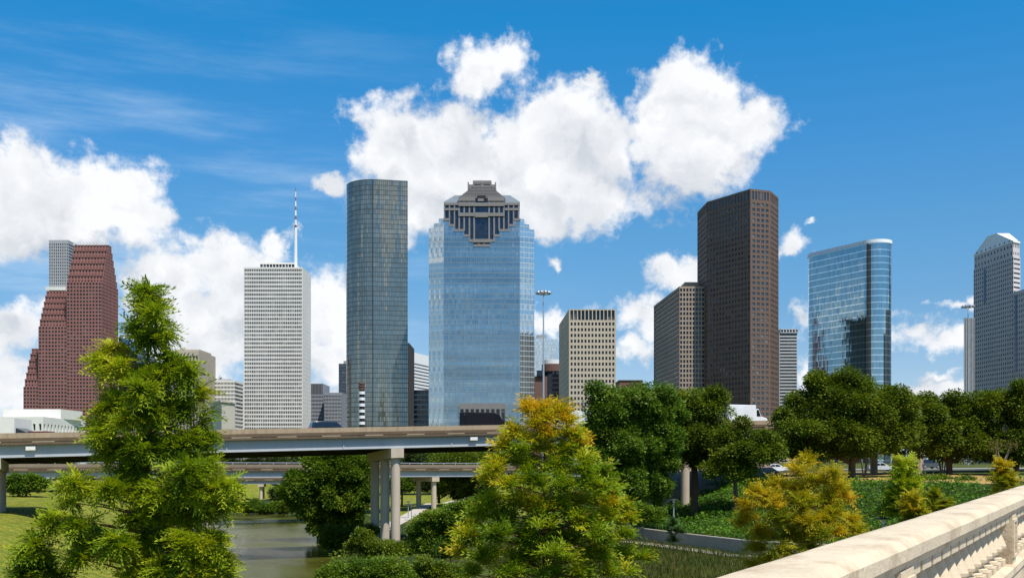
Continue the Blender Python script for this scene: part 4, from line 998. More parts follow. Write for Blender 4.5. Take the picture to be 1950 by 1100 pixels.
def car(name, label, cat, prof, glass, W, belt, top, wx, rad, mat, group=None, lamps=True):
    """prof: side outline (x, z), clockwise from rear bottom; glass: side windows as outlines; tumblehome above the belt"""
    r = empty(name, (0, 0, 0), label, cat, group)
    def yy(z): return W / 2 * (1 - .16 * max(0.0, (z - belt) / (top - belt)) - .04 * max(0.0, (.45 - z) / .45))
    mb = MB(); n = len(prof)
    for i in range(n):
        a, b = prof[i], prof[(i + 1) % n]
        mb.quad((a[0], yy(a[1]), a[1]), (a[0], -yy(a[1]), a[1]), (b[0], -yy(b[1]), b[1]), (b[0], yy(b[1]), b[1]))
    mb.poly([(x, -yy(z), z) for x, z in reversed(prof)]); mb.poly([(x, yy(z), z) for x, z in prof])
    b = mb.build('body', mat, r, weld=True)
    bv = b.modifiers.new('soft', 'BEVEL'); bv.width = .05; bv.segments = 2; bv.limit_method = 'ANGLE'; bv.angle_limit = math.radians(25); smooth_by_angle(b, 45)
    for s in (-1, 1):
        for g in glass['side']:
            mb = MB(); pts = [(x, s * (yy(z) + .006), z) for x, z in g]
            mb.poly(pts if s < 0 else pts[::-1]); mb.build('side_window', cglass, r)
    for nm, key in (('windscreen', 'front'), ('rear_window', 'rear')):
        if key in glass:
            (x0, z0), (x1, z1) = glass[key]; e = .008 if key == 'front' else -.008; mb = MB(); y0, y1 = yy(z0) * .9, yy(z1) * .9
            mb.quad((x0 + e, -y0, z0 + .006), (x0 + e, y0, z0 + .006), (x1 + e, y1, z1 + .006), (x1 + e, -y1, z1 + .006)); mb.build(nm, cglass, r)
    wheels(r, wx, W - .26, rad)
    if lamps:
        xr, xf = min(p[0] for p in prof), max(p[0] for p in prof)
        for s in (-1, 1):
            mb = MB(); mb.bx(xr - .015, xr + .12, s * W * .40 - .17, s * W * .40 + .17, belt - .16, belt - .01); mb.build('tail_lamp', red_l, r)
            mb = MB(); mb.bx(xf - .22, xf + .012, s * W * .38 - .18, s * W * .38 + .18, .58, .72); mb.build('headlight', lamp_w, r)
    return r
def sedan(label, mat, group=None):
    prof = [(-2.2, .35), (-2.28, .62), (-2.2, .93), (-1.65, .98), (-.95, 1.38), (-.3, 1.46), (.25, 1.42), (1.0, .97), (1.9, .82), (2.22, .66), (2.28, .4), (2.1, .24), (-2.1, .24)]
    gl = dict(side=[[(-1.42, .99), (-.42, .97), (-.42, 1.38), (-.92, 1.33)], [(-.34, .97), (.82, .95), (.2, 1.36), (-.34, 1.39)]], front=((.98, .99), (.28, 1.40)), rear=((-1.6, 1.0), (-.98, 1.36)))
    return car('sedan', label, 'car', prof, gl, 1.78, .96, 1.46, (-1.38, 1.36), .32, mat, group)
def suv(label, mat):
    prof = [(-2.4, .4), (-2.48, .75), (-2.4, 1.15), (-2.2, 1.78), (-1.6, 1.86), (.3, 1.84), (.55, 1.76), (1.15, 1.18), (2.2, 1.06), (2.42, .85), (2.45, .5), (2.2, .34), (-2.2, .34)]
    gl = dict(side=[[(-2.15, 1.2), (-1.15, 1.2), (-1.15, 1.72), (-2.0, 1.72)], [(-1.07, 1.2), (-.1, 1.2), (-.1, 1.73), (-1.07, 1.73)], [(-.02, 1.2), (.98, 1.2), (.48, 1.71), (-.02, 1.73)]], front=((1.13, 1.21), (.58, 1.74)), rear=((-2.38, 1.22), (-2.22, 1.72)))
    return car('suv', label, 'car', prof, gl, 1.96, 1.18, 1.86, (-1.5, 1.52), .38, mat)
def box_truck(name, label, mat, L=6.1, H=3.3, cabcol=None, dark=False):
    r = empty(name, (0, 0, 0), label, 'truck'); hb = L * .66
    mb = MB(); mb.bx(-L / 2, -L / 2 + hb, -1.18, 1.18, .75 if not dark else .55, H); b = mb.build('cargo_box', mat, r, weld=True)
    bv = b.modifiers.new('soft', 'BEVEL'); bv.width = .07; bv.segments = 2
    x = -L / 2 + hb
    prof = [(x + .04, .45), (x + .04, H - .55 if not dark else H - .12), (x + .55, H - .5 if not dark else H - .2), (x + .95, 1.75), (x + 1.85, 1.5), (x + 2.05, 1.2), (x + 2.08, .5), (x + 1.9, .42)]
    mb = MB(); w = 1.02; n = len(prof)
    for i in range(n):
        a, c = prof[i], prof[(i + 1) % n]; mb.quad((a[0], w, a[1]), (a[0], -w, a[1]), (c[0], -w, c[1]), (c[0], w, c[1]))
    mb.poly([(p[0], -w, p[1]) for p in reversed(prof)]); mb.poly([(p[0], w, p[1]) for p in prof]); cab = mb.build('cab', cabcol or mat, r, weld=True)
    bv = cab.modifiers.new('soft', 'BEVEL'); bv.width = .06; bv.segments = 2; bv.limit_method = 'ANGLE'
    for s in (-1, 1):
        mb = MB(); z1 = prof[2][1] - .12; pts = [(x + .2, s * (w + .006), 1.72), (x + .86, s * (w + .006), 1.72), (x + .52, s * (w + .006), z1), (x + .2, s * (w + .006), z1)]
        mb.poly(pts if s < 0 else pts[::-1]); mb.build('side_window', cglass, cab)
    mb = MB(); mb.quad((x + .96, -.88, 1.78), (x + .96, .88, 1.78), (x + .57, .88, prof[2][1] - .06), (x + .57, -.88, prof[2][1] - .06)); mb.build('windscreen', cglass, cab)
    mb = MB(); mb.bx(-L / 2 + .1, x + 1.2, -.5, .5, .5, .74 if not dark else .54); mb.build('chassis', black_p, r)
    wheels(r, (-L / 2 + 1.1, x + 1.25), 2.0, .42, .3)
    for s in (-1, 1):
        mb = MB(); mb.bx(-L / 2 - .03, -L / 2 + .02, s * .95 - .1, s * .95 + .1, H - .35, H - .2); mb.build('marker_lamp', red_l, r)
    return r
def t_at(way, px, v):
    r = (px - 975) / F; o = way.o + way.n * v; return (r * o.y - o.x) / (way.d.x - r * way.d.y)
def on_way(o, px, v, rev=False):
    t = t_at(W1, px, v); p = W1.p(t, v, -.845); o.location = p; o.rotation_euler = (0, 0, math.atan2(W1.d.y, W1.d.x) + (math.pi if rev else 0)); return o
blk = surf('black_matt_paint', (.008, .009, .012), .1, 1, .6, spec=.15)
o = box_truck('armoured_truck', 'black square-backed armoured truck on the highway before the blue glass tower', blk, 5.9, 2.65, dark=True); on_way(o, 924, 4.2)
mb = MB(); mb.bx(-2.8, -.2, -1.25, -1.19, 1.12, 1.24); s = mb.build('side_step', metal_grey, o)
mb = MB(); mb.bx(-1.0, .4, -.35, .35, 2.651, 2.80); mb.build('roof_hatch', black_p, o)
mb = MB()
for x, z in ((-2.6, 2.35), (.75, 2.4), (-.6, 1.55), (1.0, 1.45)): mb.bx(x - .09, x + .09, -1.22, -1.185, z - .09, z + .09)
mb.build('side_light', lamp_w, o)
on_way(suv('dark navy sport utility car passing on the highway, only its upper half above the parapet', paint('navy_paint', (.010, .016, .04))), 630, 4.0)
on_way(box_truck('box_truck', 'white box truck on the highway half hidden behind the tree crowns', paint('white_truck_paint', (.78, .78, .78), .35), 7.0, 3.25), 1417, 4.4)
on_way(box_truck('delivery_truck', 'white delivery truck on the highway peeping out between the yellow cypress and the leafy tree', paint('white_delivery_paint', (.72, .74, .75), .4), 6.2, 3.0), 1122, 8.0)
on_way(sedan('dark blue car behind the highway parapet, only its roof arc showing, before the white tower', paint('dark_blue_paint', (.015, .03, .07)), None), 556, 10.0)
on_way(sedan('black car roof just showing over the highway parapet below the white office block', paint('black_car_paint', (.01, .01, .012))), 462, 10.0)
on_way(sedan('bright blue car on the highway seen through the cypress branches', paint('bright_blue_paint', (.03, .14, .42))), 248, 5.0)
o = sedan('silver sedan stopped on the street under the spreading oak', paint('silver_paint', (.55, .56, .58), .3)); yy_ = 178; o.location = (xt(1677, yy_), yy_, tz(xt(1677, yy_), yy_) + .07)
o = suv('dark grey car parked under the oaks beyond the street, beside the highway column', paint('grey_paint', (.05, .055, .06))); o.location = (xt(1768, 203), 203, tz(xt(1768, 203), 203) + .1); o.rotation_euler = (0, 0, .3)
o = sedan('white car parked under the trees, behind the rust coloured cypress', paint('white_paint', (.75, .75, .75))); o.location = (xt(1478, 181), 181, tz(xt(1478, 181), 181) + .07)

# ------------------------------------------------------------------ lamps, mast lights, sign
pole_m = surf('pole_galvanised', (.40, .44, .47), .08, 1, .45, metallic=.4); white_enam = surf('white_enamel', (.72, .73, .74), .06, 1, .4)
flood_m = surf('floodlight_metal', (.26, .27, .29), .15, 1, .4, metallic=.5)
def high_mast(label, px, Y, ytop, nl=10, w=.29):
    x = xt(px, Y); r = empty('high_mast_light', (x, Y, tz(x, Y)), label, 'street light', 'high mast lights'); zt_ = zt(ytop, Y)
    mb = MB(); mb.tube([(x, Y, tz(x, Y) - .3), (x, Y, (zt_ + 10) / 2), (x, Y, zt_)], [w, w * .75, w * .5], 12); mb.build('pole', pole_m, r)
    mb = MB(); mb.tube([(x, Y, zt_ - .25), (x, Y, zt_ + .35)], [.55, .55], 12); mb.tube([(x, Y, zt_ + .36), (x, Y, zt_ + .9)], [.12, .05], 8)
    for k in range(nl):
        a = 2 * math.pi * k / nl; mb.tube([(x + .5 * math.cos(a), Y + .5 * math.sin(a), zt_), (x + 1.25 * math.cos(a), Y + 1.25 * math.sin(a), zt_)], .06, 6)
    mb.build('mount_ring', pole_m, r)
    for k in range(nl):
        a = 2 * math.pi * k / nl; c = (x + 1.5 * math.cos(a), Y + 1.5 * math.sin(a), zt_ - .35); mb = MB(); mb.lathe(c, [(.34, 0), (.42, .05), (.36, .35), (.18, .62), (.08, .68)], 10); mb.build('floodlight', flood_m, r)
    return r
high_mast('tall mast light with a ring of floodlights beside the blue glass tower', 1035, 250, 557)
high_mast('tall mast light rising before the ribbed slab near the white-crowned tower', 1843.5, 300, 583, 8, .24)
def path_lamp(label, px, Y, ytop, disc=True):
    x = xt(px, Y); z = tz(x, Y); r = empty('path_lamp', (x, Y, z), label, 'street light', 'lamps along the lower path'); zz = zt(ytop, Y)
    mb = MB(); mb.tube([(x, Y, z - .2), (x, Y, zz - .1)], [.09, .06], 8); mb.build('pole', pole_m, r)
    mb = MB(); mb.lathe((x, Y, zz - .12), [(.06, 0), (.13, .02), (.13, .3)], 10); mb.build('lamp_body', lamp_w, r)
    mb = MB(); mb.lathe((x, Y, zz + .19), [(.55, 0), (.56, .04), (.2, .10), (.05, .16)], 14); mb.build('lamp_cap', surf('lamp_cap_dark', (.06, .065, .07), .1, 1, .5), r)
path_lamp('dark-headed path lamp by the sidewalk under the second highway, the taller of two', 777.5, 178, 957)
path_lamp('pale path lamp by the sidewalk under the second highway, the shorter of two', 783.5, 172, 963)
path_lamp('path lamp standing before the curved retaining wall and ivy bank', 1283, 116, 955)
path_lamp('path lamp whose flat head peeps over the stone balustrade by the small cypress', 1682, 70, 993)
x, Y = xt(1717, 166), 166; r = empty('sign_post', (x, Y, tz(x, Y)), 'slim white post with a small red sign by the street near the silver car', 'sign')
mb = MB(); mb.tube([(x, Y, tz(x, Y) - .2), (x, Y, zt(843, Y))], .075, 8); mb.build('post', white_enam, r)
mb = MB(); mb.bx(x - .02, x + .5, Y - .12, Y - .085, zt(880, Y), zt(868, Y)); mb.build('sign_plate', glossy('sign_red', (.5, .05, .03), .4), r)
x, Y = xt(689, 300), 300; r = empty('banded_column', (x, Y, tz(x, Y)), 'banded black and white column with a brown cap before the dark rounded tower', 'column')
mb = MB(); mb.tube([(x, Y, tz(x, Y)), (x, Y, zt(729, Y))], .72, 16); smooth_by_angle(mb.build('shaft', surf('shaft_dark', (.02, .02, .022)), r), 40)
for k in range(6):
    y0 = 745 + k * 11.5; mb = MB(); mb.tube([(x, Y, zt(y0 + 5.5, Y)), (x, Y, zt(y0, Y))], .92, 16); smooth_by_angle(mb.build('white_band', white_enam, r), 40)
for k in range(3):
    y0 = 728 + k * 5.4; mb = MB(); mb.tube([(x, Y, zt(y0 + 3.2, Y)), (x, Y, zt(y0, Y))], .98, 16); smooth_by_angle(mb.build('brown_band', brn, r), 40)
# ------------------------------------------------------------------ vegetation
def unit(n): v = RNG.normal(size=(n, 3)); return v / np.linalg.norm(v, axis=1, keepdims=True)
def frames(d, roll=None):
    d = d / np.linalg.norm(d, axis=1, keepdims=True); up = np.zeros_like(d); up[:, 2] = 1.0
    up = np.where(np.abs(d[:, 2:3]) > .95, np.array([[1.0, 0, 0]]), up)
    y = np.cross(up, d); y /= np.linalg.norm(y, axis=1, keepdims=True); z = np.cross(d, y)
    if roll is not None:
        c, s = np.cos(roll)[:, None], np.sin(roll)[:, None]; y, z = y * c + z * s, z * c - y * s
    return np.stack([d, y, z], 2)
def scatter(tv, tq, pos, d, size, roll):
    R = frames(d, roll); V = np.einsum('nij,kj->nki', R, tv) * size[:, None, None] + pos[:, None, :]
    n, k = len(pos), len(tv); Q = tq[None] + (np.arange(n) * k)[:, None, None]
    return V.reshape(-1, 3), Q.reshape(-1, tq.shape[1])
LEAF_V = np.array([(0, 0, 0), (.5, .30, .07), (1.0, 0, -.05), (.5, -.30, .07)]); LEAF_Q = np.array([(0, 1, 2, 3)])
def frond_template(n, droop, w, ll, ang, rach=True):
    v = []; q = []
    def strip(a, b, wid):
        a = np.array(a, float); b = np.array(b, float); m = (a + b) / 2; s = np.cross(b - a, (0, 0, 1.0)); s = s / (np.linalg.norm(s) + 1e-9) * wid; i = len(v)
        v.extend([a - s * .4, m - s + np.array((0, 0, .01)), b, m + s + np.array((0, 0, .01))]); q.append((i, i + 1, i + 2, i + 3))
    f = lambda x: (x, 0, -droop * x * x + .10 * x)
    if rach: strip(f(0), f(1.0), w)
    for i in range(n):
        x = .10 + .86 * i / (n - 1); L = ll * (1.0 - .45 * x)
        for s in (-1, 1):
            p = f(x); a = math.radians(ang) ; strip(p, (p[0] + L * math.cos(a), p[1] + s * L * math.sin(a), p[2] - L * .35), w)
    return np.array(v), np.array(q)
bark = surf('bark_brown', (.13, .085, .055), .3, 1.2, .95, .3, .3); bark_red = surf('bark_cypress', (.20, .09, .05), .3, 1.5, .95, .3, .3)
bark_grey = surf('bark_grey', (.16, .14, .12), .3, 1.2, .95, .3, .3); bark_pale = surf('bark_pale', (.34, .27, .20), .25, 1.5, .9, .3, .2)
def ell_points(n, shell=.55):
    u = unit(n); r = shell + (1 - shell) * RNG.random(n) ** .6; return u * r[:, None], u
def px_ball(px, py, rx, ry, Y, dY=0.0):
    Yb = Y + dY; return np.array([xt(px, Yb), Yb, zt(py, Yb)]), np.array([rx / F * Yb, rx / F * Yb, ry / F * Yb])
def limbs(mb, base, trunk, rads, targets, rnd, up=.5, r0=.12):
    mb.tube(trunk, rads, 10)
    tr = [Vector(p) for p in trunk]
    for T, R in targets:
        T = Vector(T); k = min(range(len(tr)), key=lambda i: (tr[i] - T).length + (3.0 if tr[i].z > T.z - .2 * (T - tr[i]).length else 0)); A = tr[k]
        M_ = A.lerp(T, .5) + Vector((rnd.uniform(-.2, .2), rnd.uniform(-.2, .2), .12 * (T - A).length)); rr = min(rads[k] * .7, R)
        mb.tube([A, A.lerp(M_, .5) + Vector((0, 0, .03)), M_, T], [rr, rr * .75, rr * .55, rr * .2], 6)

def broadleaf(name, label, Y, blobs, trunk_px, mat, bk, leaf=.34, per=85, dens=1.0, clump=1.15, trunk_r=.35, group=None, cat='tree', lean=None, seed=1, flat=.75, fork=True, depthk=1.0, limbs_n=14, lump=3):
    """crown of leaf clumps filling the blobs (photo pixel ellipses given depth), trunk and limbs inside"""
    rnd = random.Random(seed); bxp, byp = trunk_px; bx_, by_ = xt(bxp, Y), Y; gz = tz(bx_, by_)
    root = empty(name, (bx_, by_, gz), label, cat, group)
    P_, D_, S_, T_ = [], [], [], []; targets = []
    if lump:      # lesser boughs bulging out of the main masses
        extra = []
        for bl in blobs:
            for _ in range(lump):
                a = rnd.uniform(-.1, 3.3); k = rnd.uniform(.30, .5); extra.append((bl[0] + math.cos(a) * bl[2] * .88, bl[1] - math.sin(a) * bl[3] * .88, bl[2] * k, bl[3] * k * .9, rnd.uniform(-1, 1) * bl[2] / F * Y * .5))
        blobs = list(blobs) + extra
    for bl in blobs:
        px, py, rx, ry = bl[:4]; dY = bl[4] if len(bl) > 4 else 0.0
        c, r = px_ball(px, py, rx, ry, Y, dY); r = r * np.array([1, depthk, 1]); area = (r[0] * r[1] + r[0] * r[2] + r[1] * r[2]) / 3 * 12.57
        nC = max(6, int(area / (clump ** 2 * 1.7) * dens)); q, u = ell_points(nC, .62); keep = (u[:, 2] > -.55) | (RNG.random(nC) < .6); q, u = q[keep], u[keep]
        cc = c + q * (r - clump * .45).clip(.2); rad = clump * RNG.uniform(.6, 1.25, len(cc))
        for k in range(len(cc)):
            n = max(10, int(per * 3.4 * (rad[k] / clump) ** 2)); lp, lu = ell_points(n, .25); pos = cc[k] + lp * rad[k] * np.array([1, 1, flat])
            d = lu + u[k] * .5 + RNG.normal(size=(n, 3)) * .45; d[:, 2] = d[:, 2] * .5 - .12
            P_.append(pos); D_.append(d); S_.append(leaf * .80 * RNG.uniform(.65, 1.3, n)); T_.append(np.clip(RNG.normal(.5, .15, n) + RNG.normal(0, .16), 0, 1))
        for k in range(max(2, int(limbs_n / len(blobs)))):
            targets.append((tuple(cc[rnd.randrange(len(cc))] * .8 + c * .2), trunk_r * .5))
    P_, D_, S_, T_ = map(np.concatenate, (P_, D_, S_, T_))
    V, Q = scatter(LEAF_V, LEAF_Q, P_, D_, S_, RNG.normal(0, .55, len(P_)))
    np_mesh('crown', V, Q, mat, root, T_)
    mz = P_[:, 2].mean(); mxy = P_[:, :2].mean(0); zl = np.percentile(P_[:, 2], 12); top = Vector((mxy[0] * .6 + bx_ * .4, mxy[1] * .6 + by_ * .4, mz + (P_[:, 2].max() - mz) * .35))
    zf = gz + (max(zl, gz + 1.0) - gz) * .8
    tr = [Vector((bx_, by_, gz - .4)), Vector((bx_, by_, gz + .25)), Vector((bx_ + rnd.uniform(-.1, .1), by_, (gz + zf) / 2)), Vector((bx_ + rnd.uniform(-.2, .2), by_, zf)), top.lerp(Vector((bx_, by_, zf)), .5), top]
    mb = MB(); limbs(mb, None, tr, [trunk_r * 1.7, trunk_r * 1.15, trunk_r, trunk_r * .9, trunk_r * .6, trunk_r * .15], targets, rnd); smooth_by_angle(mb.build('trunk', bk, root), 60)
    return root

FR_A = frond_template(6, .95, .055, .50, 40)     # drooping feathery spray
FR_B = frond_template(3, .16, .050, .60, 34); FR_R = frond_template(4, .22, .042, .50, 40)     # stiffer, rising spray
FR_S = frond_template(5, .25, .06, .42, 46)       # coarse, for small or far ones
def cypress(label, Y, blobs, trunk_px, mat, temp, fl=.55, dens=42, back=1.0, trunk_r=.16, lift=.15, droop=.35, seed=2, group=None, tint=None, name='cypress_tree', squash=1.0, top_px=None, outk=.35):
    rnd = random.Random(seed); (bxp, byp) = trunk_px; bx_, by_ = xt(bxp, Y), Y; gz = tz(bx_, by_)
    root = empty(name, (bx_, by_, gz), label, 'tree', group)
    P_, D_, S_, T_ = [], [], [], []; targets = []; wl = {}
    tpx = top_px or min(blobs, key=lambda b: b[1] - b[3])[:2]; axis0 = np.array([bx_, by_, gz]); axis1 = np.array([xt(tpx[0], Y), Y, zt(tpx[1], Y)])
    ymin = min(b[1] - b[3] for b in blobs); ymax = max(b[1] + b[3] for b in blobs)
    for (px, py, rx, ry, *ex) in blobs:
        half = max(abs(b[0] - tpx[0]) + b[2] * .6 for b in blobs if abs(b[1] - py) < 70) / F * Y     # crown half width at this height
        off = abs(px - tpx[0]) / F * Y; room = math.sqrt(max(half ** 2 - off ** 2, .04)) * squash
        lay = [rnd.uniform(-.75, -.15), rnd.uniform(.2, .85)] if back else [0.0]
        if off > half * .75: lay = [rnd.uniform(-.4, .4)]
        for f in lay:
            c, r = px_ball(px, py, rx, ry, Y, f * room); r[1] = min(r[0], room * .6 + .25)
            pad = fl * .62; r = r * np.array([.86, .86, .84]); nP = max(3, int((1.35 if f <= .1 else .9) * dens / 40 * r[0] * r[2] * 4 / pad ** 2 * .5)); q, u = ell_points(nP, .3); pc = c + q * (r - pad * .5).clip(.08)
            ax = axis0 + (axis1 - axis0) * np.clip((c[2] - axis0[2]) / (axis1[2] - axis0[2] + 1e-6), 0, 1)
            base = (ex[0] if ex else .5) + rnd.uniform(-.12, .12)
            for k in range(nP):      # each pad is a tuft of sprays fanning out of a twig end
                n = rnd.randint(13, 22); out = (pc[k] - ax) * np.array([1, 1, 0]); out /= np.linalg.norm(out) + .2
                d = unit(n); d[:, 2] = d[:, 2] * .75 + .25; d = d * .9 + out * outk; d[:, 2] += lift
                P_.append(pc[k] + unit(n) * pad * .16 - out * pad * .4); D_.append(d); S_.append(fl * RNG.uniform(.55, 1.25, n))
                T_.append(np.clip(RNG.normal(base, .09, n) + rnd.uniform(-.16, .16), 0, 1))
                if rnd.random() < .3: targets.append((tuple(pc[k] - out * pad * .3), trunk_r * .3))
    P_, D_, S_, T_ = map(np.concatenate, (P_, D_, S_, T_)); tv, tq = temp
    V, Q = scatter(tv, tq, P_, D_, S_, RNG.normal(0, .5, len(P_))); np_mesh('crown', V, Q, mat, root, np.repeat(T_, len(tq)))
    tr = [Vector(axis0).lerp(Vector(axis1), k / 9) + Vector((rnd.uniform(-.06, .06), rnd.uniform(-.06, .06), -.3 if k == 0 else 0)) for k in range(10)]
    mb = MB(); rads = [trunk_r * (1.35 - 1.25 * k / 9) for k in range(10)]; mb.tube(tr, rads, 9)
    for T, R in targets:
        T = Vector(T); zz = T.z - .25 * math.hypot(T.x - bx_, T.y - by_); f = min(max((zz - tr[0].z) / (tr[-1].z - tr[0].z), 0), .97); k = f * 9; i = int(k); A = tr[i].lerp(tr[i + 1], k - i)
        Mm = A.lerp(T, .55) + Vector((0, 0, .06)); rr = rads[i] * .4; mb.tube([A, Mm, T], [rr, rr * .6, rr * .2], 5)
    smooth_by_angle(mb.build('trunk', bark_red, root), 60)
    return root

cyp_green = leafmat('cypress_green_foliage', [(.045, .085, .006), (.165, .255, .010), (.34, .41, .016), (.50, .46, .025)], .38, .5)
cyp_gold = leafmat('cypress_turning_foliage', [(.05, .10, .008), (.16, .26, .010), (.32, .39, .014), (.52, .41, .015), (.64, .36, .015)], .38, .45)
cyp_rust = leafmat('cypress_rust_foliage', [(.08, .13, .01), (.26, .29, .012), (.50, .39, .014), (.62, .37, .018)], .38, .5)
oak_leaf = leafmat('oak_leaves', [(.03, .055, .005), (.085, .135, .009), (.15, .205, .012), (.22, .26, .02)], .3, .25)
ctn_leaf = leafmat('cottonwood_leaves', [(.03, .075, .008), (.075, .155, .012), (.13, .225, .02), (.24, .31, .07)], .3, .3, .4)
bush_leaf = leafmat('bush_leaves', [(.03, .07, .006), (.075, .15, .010), (.14, .22, .014), (.22, .28, .02)], .32, .4)
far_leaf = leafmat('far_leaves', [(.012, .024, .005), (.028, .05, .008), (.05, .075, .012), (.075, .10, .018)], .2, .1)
tan_leaf = leafmat('myrtle_leaves', [(.04, .05, .01), (.10, .09, .02), (.16, .11, .03)], .25, .4)

# the tall green cypress
B1 = [(283,552,10,18,.45),(277,582,24,26,.45),(296,602,28,26,.4),(262,626,24,22,.45),(311,634,24,22,.42),(285,650,28,24,.35),
 (203,668,28,26,.85),(196,690,16,16,.8),(222,695,16,14,.7),(240,715,24,22,.5),(330,690,28,36,.5),(355,712,32,34,.55),(300,722,36,36,.45),(265,745,34,30,.55),
 (207,768,32,34,.6),(385,752,28,36,.6),(398,790,24,36,.6),(345,778,36,34,.5),(290,790,36,32,.5),(240,800,26,26,.5),
 (192,822,30,34,.55),(213,858,32,30,.45),(268,850,40,36,.45),(322,846,46,40,.5),(382,842,38,40,.55),(398,885,26,26,.5),(350,895,42,34,.5),(250,890,40,32,.45),
 (145,922,34,30,.55),(128,952,34,26,.5),(105,985,28,20,.55),(92,1003,18,10,.5),(215,935,30,26,.45),(150,998,32,24,.45),
 (270,935,44,36,.55),(325,940,42,34,.55),(385,935,40,36,.6),(425,925,28,26,.65),(438,948,16,16,.6),(412,968,28,30,.6),(355,975,42,34,.55),(300,985,44,34,.55),(250,985,26,24,.5),
 (165,1035,36,26,.5),(225,1040,44,32,.5),(290,1035,44,34,.55),(350,1030,44,36,.6),(400,1030,38,36,.62),(425,1068,30,28,.65),(380,1080,44,34,.6),(320,1085,44,34,.58),(260,1090,44,32,.55),(145,1060,22,14,.5),(440,1095,26,14,.6)]
cypress('tall feathery green cypress overlapping the red tower and the highway, biggest of all the trees', 36, B1, (268, 1500), cyp_green, FR_A, .52, 44, 1, .17, .12, .4, 3, top_px=(283, 548))
cypress('small young green cypress low on the lawn, at the foot of the tall cypress', 36, [(60,1030,22,14,.35),(48,1052,24,18,.35),(78,1055,22,18,.35),(62,1078,32,20,.3),(40,1092,20,12,.3),(90,1090,16,12,.45),(120,1094,14,8,.5)], (68, 1180), cyp_green, FR_A, .5, 40, 1, .06, .05, .4, 4)
# the turning yellow-orange cypress in the middle
B2 = [(1032,778,10,16,.85),(1003,783,16,12,.8),(1070,786,14,10,.82),(1040,800,22,18,.8),(1020,812,18,16,.75),(1082,802,16,18,.68),(1047,828,30,20,.68),(998,838,20,16,.66),(975,826,14,18,.62),(955,850,16,18,.7),(1090,830,24,22,.66),(1108,845,16,16,.75),
 (1030,850,36,26,.55),(985,862,34,22,.55),(950,880,22,20,.62),(1078,862,34,26,.55),(1120,880,24,18,.5),(940,897,16,12,.8),(1000,890,40,26,.45),(1060,895,42,28,.5),(1110,900,36,26,.42),(1150,898,18,16,.42),
 (965,925,32,24,.66),(930,915,16,14,.55),(1020,925,38,28,.4),(1075,930,40,28,.52),(1130,930,38,26,.42),(1165,935,22,18,.42),(990,955,44,28,.38),(935,955,34,26,.4),(1050,960,44,30,.4),(1110,960,42,28,.48),(1165,965,32,22,.6),(1195,965,18,16,.62),
 (905,985,34,26,.4),(960,990,44,28,.34),(1015,972,26,16,.62),(1035,995,46,28,.34),(1100,990,46,28,.4),(1160,990,42,26,.5),(1200,990,24,18,.5),(890,1020,34,26,.42),(945,1025,46,28,.4),(1010,1030,48,28,.34),(1080,1025,48,28,.36),(1145,1025,46,28,.38),(1195,1020,34,24,.42),
 (870,1055,24,24,.5),(925,1062,46,28,.42),(990,1068,48,28,.4),(1060,1062,48,28,.34),(1130,1060,48,28,.36),(1190,1058,40,26,.4),(1230,1065,20,14,.4),(900,1092,40,18,.4),(970,1095,46,20,.38),(1040,1095,46,20,.35),(1110,1095,46,20,.36),(1175,1092,44,18,.38)]
B2 = [(a, b, c * (.74 if b < 850 else .94), d * (.78 if b < 850 else .96), t if b < 850 else max(.28, t - .03)) for a, b, c, d, t in B2]
cypress('broad cypress turning from green to golden orange at its top, before the blue tower', 42, B2, (1040, 1420), cyp_gold, FR_B, .54, 38, 1, .15, .42, .1, 5, top_px=(1036, 770))
# rust coloured round one and the small ones by the balustrade
B3 = [(1540,882,16,14,.6),(1520,898,24,16,.55),(1590,905,16,18,.7),(1560,915,30,20,.55),(1480,925,30,18,.65),(1522,930,34,22,.55),(1600,930,26,24,.7),(1440,940,26,18,.65),(1470,955,36,24,.6),(1530,958,38,26,.45),(1580,955,34,26,.55),(1612,950,18,20,.75),
 (1418,968,22,20,.65),(1430,988,30,22,.55),(1480,990,36,24,.45),(1535,992,36,24,.4),(1585,985,34,24,.55),(1620,990,20,18,.6),(1408,998,16,12,.7),(1455,1018,34,20,.45),(1510,1022,36,20,.4),(1560,1015,36,20,.5),(1600,1012,30,16,.55),(1635,1010,14,12,.45),(1440,1042,30,16,.4),(1490,1050,36,16,.45),(1535,1045,30,16,.4),(1430,1075,20,10,.6),(1470,1070,30,12,.45)]
cypress('round rust and gold coloured cypress by the stone balustrade', 50, B3, (1512, 1100), cyp_rust, FR_R, .54, 46, 1, .12, .25, .2, 6, top_px=(1540, 878))
cypress('bright green pointed young cypress between the oak trunk and the balustrade', 70, [(1724,885,10,10,.75),(1722,900,16,12,.6),(1712,918,24,14,.5),(1738,922,20,14,.5),(1722,938,34,16,.45),(1700,955,32,16,.4),(1745,955,28,18,.42),(1720,972,40,18,.4),(1680,978,24,14,.4),(1760,980,24,16,.35)], (1722, 1010), cyp_green, FR_S, .8, 26, 1, .1, .3, .1, 7)
cypress('small orange-brown young cypress in front of the bright green one', 60, [(1738,950,12,10,.6),(1728,968,20,14,.5),(1745,975,18,12,.45),(1732,990,24,12,.4)], (1734, 1020), cyp_rust, FR_S, .6, 30, 1, .07, .2, .1, 8)
cypress('sparse olive young cypress beside the small orange-brown one, above the rail', 66, [(1780,945,8,8,.3),(1778,960,14,10,.15),(1790,968,16,10,.15),(1800,958,10,8,.2)], (1782, 1000), cyp_rust, FR_S, .6, 26, 1, .06, .2, .1, 9)
cypress('golden pointed young cypress at the far end of the balustrade', 80, [(1909,888,8,8,.7),(1907,900,14,10,.6),(1900,912,20,12,.5),(1918,914,16,12,.55),(1908,928,24,12,.45)], (1908, 960), cyp_rust, FR_S, .75, 28, 1, .08, .3, .1, 10)
